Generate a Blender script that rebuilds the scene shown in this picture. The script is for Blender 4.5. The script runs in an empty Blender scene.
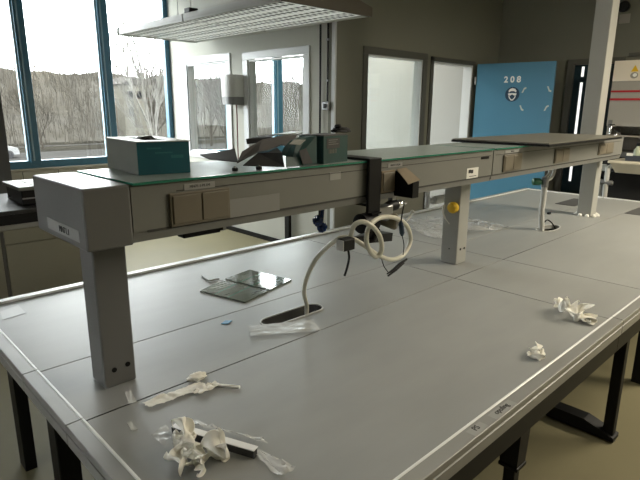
import bpy, bmesh, math, random
from mathutils import Vector, Matrix, noise

random.seed(7)
sc = bpy.context.scene
col = sc.collection
PI = math.pi

# ------------------------------------------------------------------ materials
def new_mat(name):
    m = bpy.data.materials.new(name); m.use_nodes = True
    return m, m.node_tree, m.node_tree.nodes['Principled BSDF']

def mat(name, rgb, rough=0.5, metal=0.0, var=0.0, scale=8.0, rgb2=None, bump=0.0, bscale=60.0, rvar=0.0,
        trans=0.0, alpha=1.0, spec=0.5, stretch=(1, 1, 1), detail=5.0):
    m, nt, p = new_mat(name)
    p.inputs['Base Color'].default_value = (*rgb, 1)
    p.inputs['Roughness'].default_value = rough
    p.inputs['Metallic'].default_value = metal
    p.inputs['Specular IOR Level'].default_value = spec
    p.inputs['Transmission Weight'].default_value = trans
    p.inputs['Alpha'].default_value = alpha
    tc = nt.nodes.new('ShaderNodeTexCoord')
    if var or rgb2 or rvar:
        mp = nt.nodes.new('ShaderNodeMapping'); mp.inputs['Scale'].default_value = stretch
        nt.links.new(tc.outputs['Object'], mp.inputs['Vector'])
        n = nt.nodes.new('ShaderNodeTexNoise'); n.inputs['Scale'].default_value = scale
        n.inputs['Detail'].default_value = detail
        nt.links.new(mp.outputs['Vector'], n.inputs['Vector'])
        r = nt.nodes.new('ShaderNodeValToRGB')
        r.color_ramp.elements[0].position = 0.3; r.color_ramp.elements[1].position = 0.7
        b = rgb2 if rgb2 else tuple(min(1, c * (1 + var)) for c in rgb)
        a = rgb if rgb2 else tuple(c * (1 - var) for c in rgb)
        r.color_ramp.elements[0].color = (*a, 1); r.color_ramp.elements[1].color = (*b, 1)
        nt.links.new(n.outputs['Fac'], r.inputs['Fac'])
        nt.links.new(r.outputs['Color'], p.inputs['Base Color'])
        if rvar:
            mr = nt.nodes.new('ShaderNodeMapRange')
            mr.inputs['To Min'].default_value = rough - rvar; mr.inputs['To Max'].default_value = rough + rvar
            nt.links.new(n.outputs['Fac'], mr.inputs['Value'])
            nt.links.new(mr.outputs['Result'], p.inputs['Roughness'])
    if bump:
        n2 = nt.nodes.new('ShaderNodeTexNoise'); n2.inputs['Scale'].default_value = bscale; n2.inputs['Detail'].default_value = 4
        nt.links.new(tc.outputs['Object'], n2.inputs['Vector'])
        bp = nt.nodes.new('ShaderNodeBump'); bp.inputs['Strength'].default_value = bump; bp.inputs['Distance'].default_value = 0.01
        nt.links.new(n2.outputs['Fac'], bp.inputs['Height'])
        nt.links.new(bp.outputs['Normal'], p.inputs['Normal'])
    return m

def pane_mat(name, tint=(0.94, 0.96, 0.95), refl=1.0):
    m = bpy.data.materials.new(name); m.use_nodes = True
    nt = m.node_tree; nt.nodes.clear()
    o = nt.nodes.new('ShaderNodeOutputMaterial'); mx = nt.nodes.new('ShaderNodeMixShader')
    t = nt.nodes.new('ShaderNodeBsdfTransparent'); t.inputs['Color'].default_value = (*tint, 1)
    g = nt.nodes.new('ShaderNodeBsdfGlossy'); g.inputs['Roughness'].default_value = 0.01
    lw = nt.nodes.new('ShaderNodeLayerWeight'); pw = nt.nodes.new('ShaderNodeMath'); pw.operation = 'POWER'; pw.inputs[1].default_value = 5.0
    ma = nt.nodes.new('ShaderNodeMath'); ma.operation = 'MULTIPLY_ADD'; ma.inputs[1].default_value = 0.9 * refl; ma.inputs[2].default_value = 0.035 * refl
    nt.links.new(lw.outputs['Facing'], pw.inputs[0]); nt.links.new(pw.outputs[0], ma.inputs[0])
    nt.links.new(ma.outputs[0], mx.inputs[0]); nt.links.new(t.outputs[0], mx.inputs[1]); nt.links.new(g.outputs[0], mx.inputs[2])
    nt.links.new(mx.outputs[0], o.inputs[0])
    return m

def film_mat(name, tint, cover, rough):
    """thin clear plastic film: mostly see-through, the rest a pale glossy sheet"""
    m = bpy.data.materials.new(name); m.use_nodes = True
    nt = m.node_tree; p = nt.nodes['Principled BSDF']; o = nt.nodes['Material Output']
    p.inputs['Base Color'].default_value = (*tint, 1); p.inputs['Roughness'].default_value = rough
    t = nt.nodes.new('ShaderNodeBsdfTransparent'); mx = nt.nodes.new('ShaderNodeMixShader')
    mx.inputs[0].default_value = cover
    nt.links.new(t.outputs[0], mx.inputs[1]); nt.links.new(p.outputs[0], mx.inputs[2]); nt.links.new(mx.outputs[0], o.inputs[0])
    return m

def emit_mat(name, rgb, s):
    m, nt, p = new_mat(name)
    p.inputs['Base Color'].default_value = (*rgb, 1)
    p.inputs['Emission Color'].default_value = (*rgb, 1); p.inputs['Emission Strength'].default_value = s
    return m

M = {}
M['top'] = mat('grey_laminate', (0.3023, 0.3063, 0.2938), 0.44, var=0.05, scale=3.0, rvar=0.04, spec=0.35, stretch=(1, 3, 1))
M['alu'] = mat('grey_aluminium_edge', (0.30, 0.30, 0.285), 0.42, 0.25, rvar=0.04, scale=30, stretch=(1, 20, 1), spec=0.4)
M['black_steel'] = mat('black_steel', (0.0072, 0.0072, 0.0072), 0.5, spec=0.22)
M['black_plastic'] = mat('black_plastic', (0.0054, 0.0054, 0.0060), 0.45, spec=0.22)
M['duct'] = mat('grey_enamel', (0.2034, 0.2034, 0.1864), 0.38, var=0.03, scale=4, rvar=0.05)
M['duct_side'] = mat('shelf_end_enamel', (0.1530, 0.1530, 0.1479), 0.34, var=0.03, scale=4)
M['leg_lit'] = mat('lit_leg_enamel', (0.36, 0.36, 0.33), 0.4, var=0.03, scale=4)  # shelf enamel lightened to stand in for light on leg and column
M['groove'] = mat('dark_groove', (0.05, 0.05, 0.045), 0.7)
M['shelf_glass'] = mat('frosted_shelf_glass', (0.2448, 0.2856, 0.2720), 0.34, var=0.05, scale=9, rvar=0.05)
M['glass_edge'] = mat('green_glass_edge', (0.03, 0.20, 0.13), 0.15)
M['cream'] = mat('cream_plaster', (0.4574, 0.4574, 0.4058), 0.85, var=0.02, scale=2, bump=0.05, bscale=150)
M['shade_wall'] = mat('shaded_plaster', (0.1686, 0.1686, 0.1349), 0.85, var=0.03, scale=1.5, bump=0.05, bscale=150)  # cream plaster darkened in colour for walls lying in shade
M['white_wall'] = mat('white_plaster', (0.3038, 0.3038, 0.2890), 0.8, var=0.01, scale=2)
M['ceil'] = mat('ceiling_paint', (0.72, 0.72, 0.68), 0.9, var=0.01, scale=2)
M['floor'] = mat('beige_linoleum', (0.1737, 0.1555, 0.0907), 0.55, var=0.06, scale=2.2, rvar=0.05, spec=0.15)
M['blue_frame'] = mat('blue_window_paint', (0.0240, 0.1120, 0.1760), 0.4)
M['blue_bead'] = mat('pale_blue_bead', (0.2040, 0.3060, 0.3740), 0.4)
M['pier'] = mat('dark_grey_render', (0.06, 0.06, 0.06), 0.8, var=0.05, scale=3)
M['white_paint'] = mat('white_gloss_paint', (0.5443, 0.5594, 0.5670), 0.35)
M['grey_frame'] = mat('grey_frame_paint', (0.0800, 0.0800, 0.0680), 0.5)
M['highlight_white'] = mat('painted_edge_highlight', (0.80, 0.81, 0.80), 0.3)  # white strip painted as the highlight along the desk edges
M['pane'] = pane_mat('window_glass')
M['pane_inner'] = pane_mat('weak_reflection_glass', (0.93, 0.95, 0.95), 0.14)  # reflection turned down so the trees behind stay visible
M['door_blue'] = mat('blue_door_paint', (0.075, 0.23, 0.36), 0.38, var=0.03, scale=2)
M['navy'] = mat('navy_sticker', (0.015, 0.05, 0.10), 0.5)
M['white_ink'] = mat('white_lettering', (0.85, 0.85, 0.82), 0.5)
M['tape'] = mat('old_tape', (0.55, 0.60, 0.55), 0.4)
M['teal_door'] = mat('dark_teal_door_paint', (0.0060, 0.0240, 0.0330), 0.4)
M['dark_frame'] = mat('dark_grey_frame', (0.0884, 0.0884, 0.0748), 0.6)
M['slit'] = emit_mat('daylit_slit_glass', (1.0, 1.0, 0.97), .22)
M['lamp_white'] = mat('lamp_white_enamel', (0.4760, 0.4828, 0.4556), 0.4)
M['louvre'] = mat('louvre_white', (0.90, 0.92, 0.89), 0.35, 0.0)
_p = M['louvre'].node_tree.nodes['Principled BSDF']; _p.inputs['Emission Color'].default_value = (.95, 1.0, .93, 1); _p.inputs['Emission Strength'].default_value = 0.045   # faint glow added to brighten the underside beyond daylight
M['lamp_dark'] = mat('lamp_inside', (0.03, 0.03, 0.03), 0.6)
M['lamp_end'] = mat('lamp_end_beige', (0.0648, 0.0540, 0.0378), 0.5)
M['steel'] = mat('galvanised_steel', (0.3060, 0.3128, 0.3196), 0.35, 0.8)
M['chrome'] = mat('chrome', (0.75, 0.76, 0.77), 0.12, 1.0)
M['teal'] = mat('teal_print_cardboard', (0.0117, 0.0975, 0.1196), 0.5, var=0.12, scale=9)
M['teal_dark'] = mat('dark_teal_cardboard', (0.0045, 0.0465, 0.0420), 0.5, var=0.15, scale=12)
M['card_pale'] = mat('pale_grey_olive', (0.1564, 0.1632, 0.1428), 0.42, var=0.06, scale=7)
M['card_white'] = mat('white_carton_top', (0.5100, 0.5100, 0.4896), 0.35)
M['card_grey'] = mat('grey_cardboard', (0.0587, 0.0536, 0.0536), 0.7, var=0.10, scale=10)
M['card_dark'] = mat('dark_grey_cardboard', (0.0340, 0.0326, 0.0340), 0.65, var=0.10, scale=10)
M['card_tan'] = mat('tan_cardboard', (0.2244, 0.1768, 0.1156), 0.7, var=0.05, scale=12)
M['beige_plate'] = mat('beige_socket_plate', (0.1734, 0.1503, 0.1098), 0.45, var=0.04, scale=9)
M['beige_light'] = mat('beige_socket_rocker', (0.2856, 0.2448, 0.1836), 0.45)
M['paper'] = mat('white_paper', (0.78, 0.77, 0.72), 0.7)
M['label'] = mat('pale_label', (0.3400, 0.3400, 0.3264), 0.4)
M['ink'] = mat('black_ink', (0.02, 0.02, 0.02), 0.6)
M['tissue'] = mat('tissue_paper', (0.8960, 0.8736, 0.7952), 0.85, var=0.04, scale=40)
M['hose'] = mat('milky_hose', (0.66, 0.64, 0.54), 0.35)
M['film'] = film_mat('clear_film', (0.88, 0.88, 0.86), 0.36, 0.14)
M['film_thick'] = film_mat('milky_film', (0.86, 0.86, 0.83), 0.5, 0.25)
M['blue_scrap'] = mat('blue_plastic', (0.02, 0.22, 0.42), 0.4)
M['blue_bag'] = mat('dark_blue_plastic', (0.006, 0.025, 0.10), 0.2, var=0.3, scale=40)
M['green_glass'] = mat('green_mirror_glass', (0.10, 0.12, 0.09), 0.07, 0.0, spec=1.0, var=0.15, scale=18, stretch=(0.3, 3, 1))
M['yellow'] = mat('yellow_plastic', (0.75, 0.47, 0.02), 0.4)
M['red'] = mat('red_stripe', (0.42, 0.01, 0.02), 0.4)
M['maroon'] = mat('maroon_plastic', (0.12, 0.025, 0.02), 0.5)
M['green_cap'] = mat('green_plastic', (0.01, 0.11, 0.045), 0.4)
M['hood_cream'] = mat('hood_cream_panel', (0.7273, 0.6569, 0.5513), 0.5)
M['hood_grey'] = mat('hood_grey_panel', (0.3006, 0.2829, 0.2475), 0.5)
M['hood_inside'] = mat('hood_tiles', (0.3427, 0.3101, 0.2611), 0.4, var=0.04, scale=3)
M['void'] = mat('shade_black', (0.0072, 0.0072, 0.0072), 0.8)  # shade inside slots, cupboards and folds put in as flat black
M['ceramic'] = mat('cream_ceramic', (0.7167, 0.6474, 0.5086), 0.25)
M['pvc'] = mat('white_pvc', (0.4896, 0.4896, 0.4624), 0.4)
M['cab_cream'] = mat('olive_cream_laminate', (0.1674, 0.1612, 0.1178), 0.55, var=0.03, scale=3)
M['black_top'] = mat('black_bench_top', (0.0132, 0.0138, 0.0150), 0.4)
M['sill'] = mat('cream_sill_board', (0.3300, 0.3120, 0.2580), 0.6)
M['board'] = mat('grey_board', (0.1632, 0.1564, 0.1292), 0.45, var=0.05, scale=5)
M['ground'] = mat('pale_winter_ground', (0.0108, 0.0101, 0.0084), 0.95, var=0.25, scale=0.25, detail=8, spec=0.0)
M['asphalt'] = mat('pale_asphalt', (0.0203, 0.0199, 0.0190), 0.9, var=0.1, scale=0.5, spec=0.0)
M['hill'] = mat('brown_woodland', (0.0245, 0.0226, 0.0188), 1.0, rgb2=(0.034, 0.032, 0.0285), scale=0.55, stretch=(1.5, 1.5, 0.35), detail=10, spec=0.0)
M['bark'] = mat('grey_bark', (0.0211, 0.0188, 0.0159), 0.95, var=0.2, scale=4, spec=0.0)
M['birch'] = mat('white_birch_bark', (0.0694, 0.0672, 0.0612), 0.8, var=0.2, scale=3, spec=0.0)
M['twig'] = mat('twigs', (0.0334, 0.0305, 0.0260), 1.0, spec=0.0)
M['car'] = mat('white_car_paint', (0.0755, 0.0755, 0.0755), 0.3)
M['car_glass'] = mat('dark_car_glass', (0.006, 0.006, 0.007), 0.7, spec=0.0)
M['house'] = mat('pale_render', (0.0544, 0.0517, 0.0435), 0.9, spec=0.0)
M['house_roof'] = mat('grey_roof', (0.0340, 0.0323, 0.0306), 0.9, spec=0.0)
M['grey_rubber'] = mat('dark_grey_rubber', (0.07, 0.07, 0.068), 0.6)
M['tray_green'] = mat('pale_green_plastic', (0.3672, 0.4039, 0.2938), 0.4)
M['brass'] = mat('dull_brass', (0.16, 0.14, 0.09), 0.4, 0.6)

# ------------------------------------------------------------------ helpers
ORG = {}
def empty(name, loc, label=None, cat=None, group=None, kind=None):
    o = bpy.data.objects.new(name, None); col.objects.link(o)
    o.location = loc; o.empty_display_size = 0.1
    ORG[o.name] = Vector(loc)
    return tag(o, label, cat, group, kind)

def tag(o, label=None, cat=None, group=None, kind=None):
    if label: o['label'] = label
    if cat: o['category'] = cat
    if group: o['group'] = group
    if kind: o['kind'] = kind
    return o

def smooth_pts(pts, n=6):
    P = [Vector(p) for p in pts]
    out = []
    for i in range(len(P) - 1):
        p0 = P[max(i - 1, 0)]; p1 = P[i]; p2 = P[i + 1]; p3 = P[min(i + 2, len(P) - 1)]
        for k in range(n):
            t = k / n
            out.append(0.5 * ((2 * p1) + (p2 - p0) * t + (2 * p0 - 5 * p1 + 4 * p2 - p3) * t * t + (3 * p1 - p0 - 3 * p2 + p3) * t ** 3))
    out.append(P[-1])
    return out

class MB:
    """collects shapes in world coordinates; build() links them as one mesh"""
    def __init__(s): s.bm = bmesh.new()
    def box(s, x0, x1, y0, y1, z0, z1, bev=0.0, rot=0.0, piv=None):
        vs = [s.bm.verts.new((x, y, z)) for x in (x0, x1) for y in (y0, y1) for z in (z0, z1)]
        F = [(0, 1, 3, 2), (4, 6, 7, 5), (0, 4, 5, 1), (2, 3, 7, 6), (0, 2, 6, 4), (1, 5, 7, 3)]
        fs = [s.bm.faces.new([vs[i] for i in f]) for f in F]
        if rot:
            c = Vector(piv) if piv else Vector(((x0 + x1) / 2, (y0 + y1) / 2, 0))
            bmesh.ops.rotate(s.bm, cent=c, matrix=Matrix.Rotation(rot, 3, 'Z'), verts=vs)
        if bev:
            es = list({e for f in fs for e in f.edges})
            bmesh.ops.bevel(s.bm, geom=es, offset=bev, segments=2, profile=0.5, affect='EDGES')
        return s
    def hexa(s, p):
        """eight corners: bottom four in a loop, then the top four in the same order"""
        vs = [s.bm.verts.new(q) for q in p]
        for f in ((3, 2, 1, 0), (4, 5, 6, 7), (0, 1, 5, 4), (1, 2, 6, 5), (2, 3, 7, 6), (3, 0, 4, 7)):
            s.bm.faces.new([vs[i] for i in f])
        return s
    def prism(s, poly, axis, a, b):
        """polygon of 2D points swept along an axis from a to b"""
        def P(u, v, t): return {'x': (t, u, v), 'y': (u, t, v), 'z': (u, v, t)}[axis]
        A = [s.bm.verts.new(P(u, v, a)) for u, v in poly]; B = [s.bm.verts.new(P(u, v, b)) for u, v in poly]
        s.bm.faces.new(A[::-1]); s.bm.faces.new(B)
        n = len(poly)
        for i in range(n): s.bm.faces.new([A[i], A[(i + 1) % n], B[(i + 1) % n], B[i]])
        return s
    def tube(s, pts, r, seg=10, caps=True):
        P = [Vector(p) for p in pts]; R = r if isinstance(r, (list, tuple)) else [r] * len(P)
        rings = []; up = None
        for i, p in enumerate(P):
            t = (P[min(i + 1, len(P) - 1)] - P[max(i - 1, 0)])
            if t.length < 1e-9: t = Vector((0, 0, 1))
            t.normalize()
            if up is None:
                up = t.orthogonal().normalized()
            else:
                up = up - t * up.dot(t)
                up = up.normalized() if up.length > 1e-6 else t.orthogonal().normalized()
            w = t.cross(up)
            rings.append([s.bm.verts.new(p + (up * math.cos(2 * PI * k / seg) + w * math.sin(2 * PI * k / seg)) * R[i]) for k in range(seg)])
        for a, b in zip(rings, rings[1:]):
            for k in range(seg):
                s.bm.faces.new([a[k], a[(k + 1) % seg], b[(k + 1) % seg], b[k]])
        if caps:
            s.bm.faces.new(rings[0][::-1]); s.bm.faces.new(rings[-1])
        return s
    def cyl(s, a, b, r, seg=20, r2=None): return s.tube([a, b], [r, r if r2 is None else r2], seg)
    def lathe(s, c, axis, prof, seg=24):
        """(distance along axis, radius) pairs round an axis"""
        ax = Vector(axis).normalized(); c = Vector(c)
        return s.tube([c + ax * d for d, r in prof], [max(r, 1e-4) for d, r in prof], seg) if all(abs(prof[i][0] - prof[i + 1][0]) > 1e-6 for i in range(len(prof) - 1)) else s.tube([c + ax * (d + i * 1e-5) for i, (d, r) in enumerate(prof)], [max(r, 1e-4) for d, r in prof], seg)
    def sheet(s, quads, th=0.003):
        """folded sheet: faces over shared points, given thickness"""
        return s
    def build(s, name, m, parent=None, smooth=False, solid=0.0, ang=40):
        off = ORG.get(parent.name, Vector((0, 0, 0))) if parent else None
        if off is None:
            xs = [v.co for v in s.bm.verts]
            off = Vector(((min(v.x for v in xs) + max(v.x for v in xs)) / 2, (min(v.y for v in xs) + max(v.y for v in xs)) / 2, min(v.z for v in xs)))
        for v in s.bm.verts: v.co -= off
        bmesh.ops.recalc_face_normals(s.bm, faces=s.bm.faces)
        me = bpy.data.meshes.new(name); s.bm.to_mesh(me); s.bm.free()
        me.materials.append(m)
        o = bpy.data.objects.new(name, me); col.objects.link(o)
        if parent: o.parent = parent; ORG[o.name] = off
        else: o.location = off; ORG[o.name] = off.copy()
        if smooth:
            for p in me.polygons: p.use_smooth = True
            try: me.set_sharp_from_angle(angle=math.radians(ang))
            except Exception: pass
        if solid:
            md = o.modifiers.new('thickness', 'SOLIDIFY'); md.thickness = solid; md.offset = 0
        return o

def text_mesh(name, body, size, m, origin, right, up, parent=None, depth=0.0006, align='CENTER', fat=0.0):
    cu = bpy.data.curves.new(name, 'FONT'); cu.body = body; cu.size = size; cu.extrude = depth
    cu.offset = size * fat; cu.align_x = align; cu.align_y = 'CENTER'
    tmp = bpy.data.objects.new(name + '_tmp', cu); col.objects.link(tmp)
    bpy.context.view_layer.update()
    me = bpy.data.meshes.new_from_object(tmp.evaluated_get(bpy.context.evaluated_depsgraph_get()))
    bpy.data.objects.remove(tmp); bpy.data.curves.remove(cu)
    r = Vector(right).normalized(); u = Vector(up).normalized(); n = r.cross(u)
    mw = Matrix((r, u, n)).transposed().to_4x4(); mw.translation = Vector(origin)
    me.transform(mw)
    b = MB(); b.bm.from_mesh(me); bpy.data.meshes.remove(me)
    return b.build(name, m, parent)

def struct(name, b, m, **k):
    o = b.build(name, m, **k); o['kind'] = 'structure'; return o

def grid_sheet(corners, nx, ny, amp, freq, seed, lift=0.004, ragged=0.0):
    """crumpled sheet over four ground corners"""
    b = MB(); c = [Vector(q) for q in corners]; V = []
    for i in range(nx + 1):
        row = []
        for j in range(ny + 1):
            u, v = i / nx, j / ny
            p = (c[0] * (1 - u) + c[1] * u) * (1 - v) + (c[3] * (1 - u) + c[2] * u) * v
            n1 = noise.noise(Vector((p.x * freq, p.y * freq, seed)))
            n2 = noise.noise(Vector((p.x * freq * 2.7, p.y * freq * 2.7, seed + 9)))
            h = lift + amp * max(0, (abs(n1) * 1.4 + abs(n2) * 0.6))
            if ragged:
                e = Vector((noise.noise(Vector((u * 7, v * 7, seed + 3))), noise.noise(Vector((u * 7, v * 7, seed + 5))), 0)) * ragged
                p = p + e
            row.append(b.bm.verts.new((p.x, p.y, p.z + h)))
        V.append(row)
    for i in range(nx):
        for j in range(ny):
            b.bm.faces.new([V[i][j], V[i + 1][j], V[i + 1][j + 1], V[i][j + 1]])
    return b

def crumple_ball(b, c, r, seed, sub=4, sq=(1, 1, 1), rough=0.55, base=0.0, fr=1.25):
    """a crushed tissue lobe: ridged displaced ball, flat where it lies"""
    bm2 = bmesh.new(); bmesh.ops.create_icosphere(bm2, subdivisions=sub, radius=1)
    mp = {}
    for v in bm2.verts:
        d = v.co.normalized()
        n = 0; f = fr; a = 1.0
        for o in range(3):
            n += a * (1 - 2 * abs(noise.noise(d * f + Vector((seed, seed * 1.7, o * 3.1))))); f *= 2.1; a *= 0.36
        k = 1 + rough * (n * 0.5 - 0.35)
        p = Vector((d.x * sq[0], d.y * sq[1], d.z * sq[2])) * (r * k) + Vector(c)
        p.z = max(p.z, base + 0.0012)
        mp[v.index] = b.bm.verts.new(p)
    for f in bm2.faces: b.bm.faces.new([mp[v.index] for v in f.verts])
    bm2.free()
    return b

def poly_sheet(faces_pts):
    """sheet made of polygons that share corner points"""
    b = MB(); d = {}
    for f in faces_pts:
        vs = []
        for p in f:
            k = tuple(round(c, 3) for c in p)
            if k not in d: d[k] = b.bm.verts.new(p)
            vs.append(d[k])
        b.bm.faces.new(vs)
    return b

# ------------------------------------------------------------------ room shell
XW, XE, YS, YN, HC = -2.6, 7.36, -2.2, 7.35, 3.3
struct('floor', MB().box(XW - .2, XE + .2, YS - .2, YN + .2, -0.15, 0), M['floor'])
struct('ceiling', MB().box(XW - .2, XE + .2, YS - .2, YN + .2, HC, HC + 0.15), M['ceil'])
ZS, ZT = 0.915, 3.22      # window sill and head
b = MB()
b.box(XW - .2, XE + .2, YN, YN + .2, 0, ZS - 0.05).box(XW - .2, XE + .2, YN, YN + .2, ZT, HC)
for x0, x1 in ((XW - .2, 1.15), (4.07, 4.2), (6.95, XE + .2)): b.box(x0, x1, YN, YN + .2, ZS - 0.05, ZT)
struct('wall_north', b, M['cream'])
struct('wall_west', MB().box(XW - .2, XW, YS, 1.6, 0, HC).box(XW - .2, XW, 2.5, YN, 0, HC).box(XW - .2, XW, 1.6, 2.5, 0, 1.3).box(XW - .2, XW, 1.6, 2.5, 2.2, HC), M['shade_wall'])  # unseen opening added to throw light on the shelf end and column
struct('trim_added_west_opening', MB().box(XW - .1, XW - .05, 1.6, 1.65, 1.3, 2.2).box(XW - .1, XW - .05, 2.45, 2.5, 1.3, 2.2).box(XW - .1, XW - .05, 1.65, 2.45, 1.3, 1.35).box(XW - .1, XW - .05, 1.65, 2.45, 2.15, 2.2), M['blue_frame'])
struct('wall_south', MB().box(XW - .2, XE + .2, YS - .2, YS, 0, HC), M['shade_wall'])
b = MB().box(XE, XE + .2, YS, 2.32, 0, HC).box(XE, XE + .2, 2.95, YN, 0, HC).box(XE, XE + .2, 2.32, 2.95, 2.2, HC).box(XE + .1, XE + .2, 2.32, 2.95, 0, 2.2)
struct('wall_east', b, M['shade_wall'])
# cream partition that faces the desks, with two inner windows
b = MB().box(4.07, 4.17, 4.09, YN, 0, 1.02).box(4.07, 4.17, 4.09, YN, 2.205, HC)
for y0, y1 in ((4.09, 4.47), (5.47, 5.935), (6.89, YN)): b.box(4.07, 4.17, y0, y1, 1.02, 2.205)
struct('wall_partition', b, M['cream'])
# inner wall, coloured for shade, with a window and the doorway of the blue door
b = MB().box(4.07, XE, 3.97, 4.09, 2.2, HC).box(4.07, 4.535, 3.97, 4.09, 0, 2.2).box(4.535, 5.545, 3.97, 4.09, 0, 0.95)
b.box(5.545, 5.75, 3.97, 4.09, 0, 2.2).box(6.69, XE, 3.97, 4.09, 0, 2.2)
struct('wall_inner', b, M['shade_wall'])
struct('wall_side_room', MB().box(7.0, 7.1, 4.09, YN, 0, HC), M['white_wall'])
struct('trim_partition_corner', MB().box(4.05, 4.07, 3.975, 4.03, 0, HC, 0.004), M['white_paint'])
struct('wall_pier', MB().box(1.45, 1.672, 6.76, YN, 0, HC), M['pier'])

def window_north(n, x0, x1, mulls, edge=0.07):
    w = empty('window_%d' % n, ((x0 + x1) / 2, YN + 0.06, ZS), kind='structure')
    f = MB().box(x0, x1, YN + .0, YN + .09, ZS - .045, ZS + .05, .006).box(x0, x1, YN, YN + .09, ZT - .06, ZT, .006)
    f.box(x0, x0 + edge, YN, YN + .09, ZS, ZT, .006).box(x1 - edge, x1, YN, YN + .09, ZS, ZT, .006)
    f.build('window_frame', M['blue_frame'], w)
    xs = [x0 + edge] + [q for m in mulls for q in m] + [x1 - edge]
    for a, c in mulls:
        MB().box(a, c, YN - .015, YN + .09, ZS, ZT, .006).build('mullion', M['blue_frame'], w)
        MB().box(a - .022, a - .001, YN + .012, YN + .07, ZS + .05, ZT - .06, .004).box(a + .03, a + .05, YN - .022, YN - .014, ZS + .05, ZT - .06, .003).build('glazing_bead', M['blue_bead'], w)
    for i in range(0, len(xs), 2):
        MB().box(xs[i], xs[i + 1], YN + .045, YN + .051, ZS + .05, ZT - .06).build('pane', M['pane'], w)
    MB().box(x0 - .02, x1 + .0, YN - .035, YN + .0, ZS - .075, ZS - .045, .005).build('window_sill', M['sill'], w)
    return w
window_north(1, 1.15, 4.068, ((2.055, 2.175), (3.055, 3.19)))
window_north(2, 4.2, 6.95, ((5.07, 5.20), (6.03, 6.18)))
# boarding under the big window
b = MB()
for i, x in enumerate((1.69, 1.94, 2.36, 2.78, 3.2, 3.62)):
    b.box(x, x + (.24 if i == 0 else .41), YN - .03, YN - .001, 0.1, ZS - .08, .004)
struct('trim_window_boarding', b, M['sill'])

def window_inner_x(n, y0, y1, z0, z1):
    w = empty('window_%d' % n, (4.07, (y0 + y1) / 2, z0), kind='structure')
    f = MB()
    f.box(4.052, 4.07, y0 - .10, y1 + .10, z1, z1 + .09, .004).box(4.052, 4.07, y0 - .10, y1 + .10, z0 - .08, z0, .004)
    f.box(4.052, 4.07, y0 - .10, y0, z0, z1, .004).box(4.052, 4.07, y1, y1 + .10, z0, z1, .004)
    f.build('window_frame', M['white_paint'], w)
    f = MB().box(4.071, 4.169, y0 + .001, y0 + .02, z0, z1).box(4.071, 4.169, y1 - .02, y1 - .001, z0, z1)
    f.box(4.071, 4.169, y0 + .02, y1 - .02, z0, z0 + .02).box(4.071, 4.169, y0 + .02, y1 - .02, z1 - .02, z1 - .001).build('window_lining', M['white_paint'], w)
    MB().box(4.118, 4.124, y0 + .02, y1 - .02, z0 + .02, z1 - .02).build('pane', M['pane_inner'], w)
window_inner_x(3, 5.935, 6.89, 1.02, 2.205)
window_inner_x(4, 4.47, 5.47, 1.02, 2.19)

# window in the inner wall
w = empty('window_5', (5.04, 3.97, 0.95), kind='structure')
f = MB().box(4.46, 5.62, 3.952, 3.969, 2.2, 2.275, .003).box(4.46, 4.535, 3.952, 3.969, .95, 2.2, .003).box(5.545, 5.62, 3.952, 3.969, .95, 2.2, .003).box(4.46, 5.62, 3.952, 3.969, .88, .95, .003)
f.build('window_frame', M['grey_frame'], w)
f = MB().box(4.536, 4.55, 3.971, 4.089, .951, 2.199).box(5.53, 5.544, 3.971, 4.089, .951, 2.199).box(4.55, 5.53, 3.971, 4.089, .951, .965).box(4.55, 5.53, 3.971, 4.089, 2.185, 2.199)
f.build('window_lining', M['white_paint'], w)
MB().box(4.55, 5.53, 4.03, 4.036, .965, 2.185).build('pane', M['pane'], w)

# ------------------------------------------------------------------ blue door and its doorway
DH = Vector((6.70, 3.93, 0)); DE = Vector((6.875, 2.935, 0))
dd = (DE - DH).normalized(); dn = Vector((dd.y, -dd.x, 0))      # dn points into the hall, towards -x
if dn.x > 0: dn = -dn
d1 = empty('door_1', DH, kind='structure', label='open blue door numbered 208 standing into the hall from its doorway')
L = (DE - DH).length
def dpt(u, z, o=0.0): return DH + dd * u + dn * o + Vector((0, 0, z))
b = MB(); b.hexa([dpt(0.02, .012, 0), dpt(L, .012, 0), dpt(L, .012, -.04), dpt(0.02, .012, -.04), dpt(0.02, 2.215, 0), dpt(L, 2.215, 0), dpt(L, 2.215, -.04), dpt(0.02, 2.215, -.04)])
leaf = b.build('door_leaf', M['door_blue'], d1)
b = MB()
for z in (.25, 1.1, 1.95): b.cyl(dpt(.005, z, 0.004), dpt(.005, z + .1, 0.004), .011, 12)
b.build('hinge', M['steel'], d1)
b = MB().tube(smooth_pts([dpt(L - .08, 1.03, .002), dpt(L - .08, 1.03, .05), dpt(L - .1, 1.03, .055), dpt(L - .22, 1.03, .055)]), .011, 10)
b.cyl(dpt(L - .08, 1.03, 0), dpt(L - .08, 1.03, .008), .028, 20)
b.build('door_handle', M['steel'], d1, smooth=True)
text_mesh('room_number', '2 0 8', .105, M['white_ink'], dpt(.497, 2.005, .001), dd, (0, 0, 1), d1, fat=.035)
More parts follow.
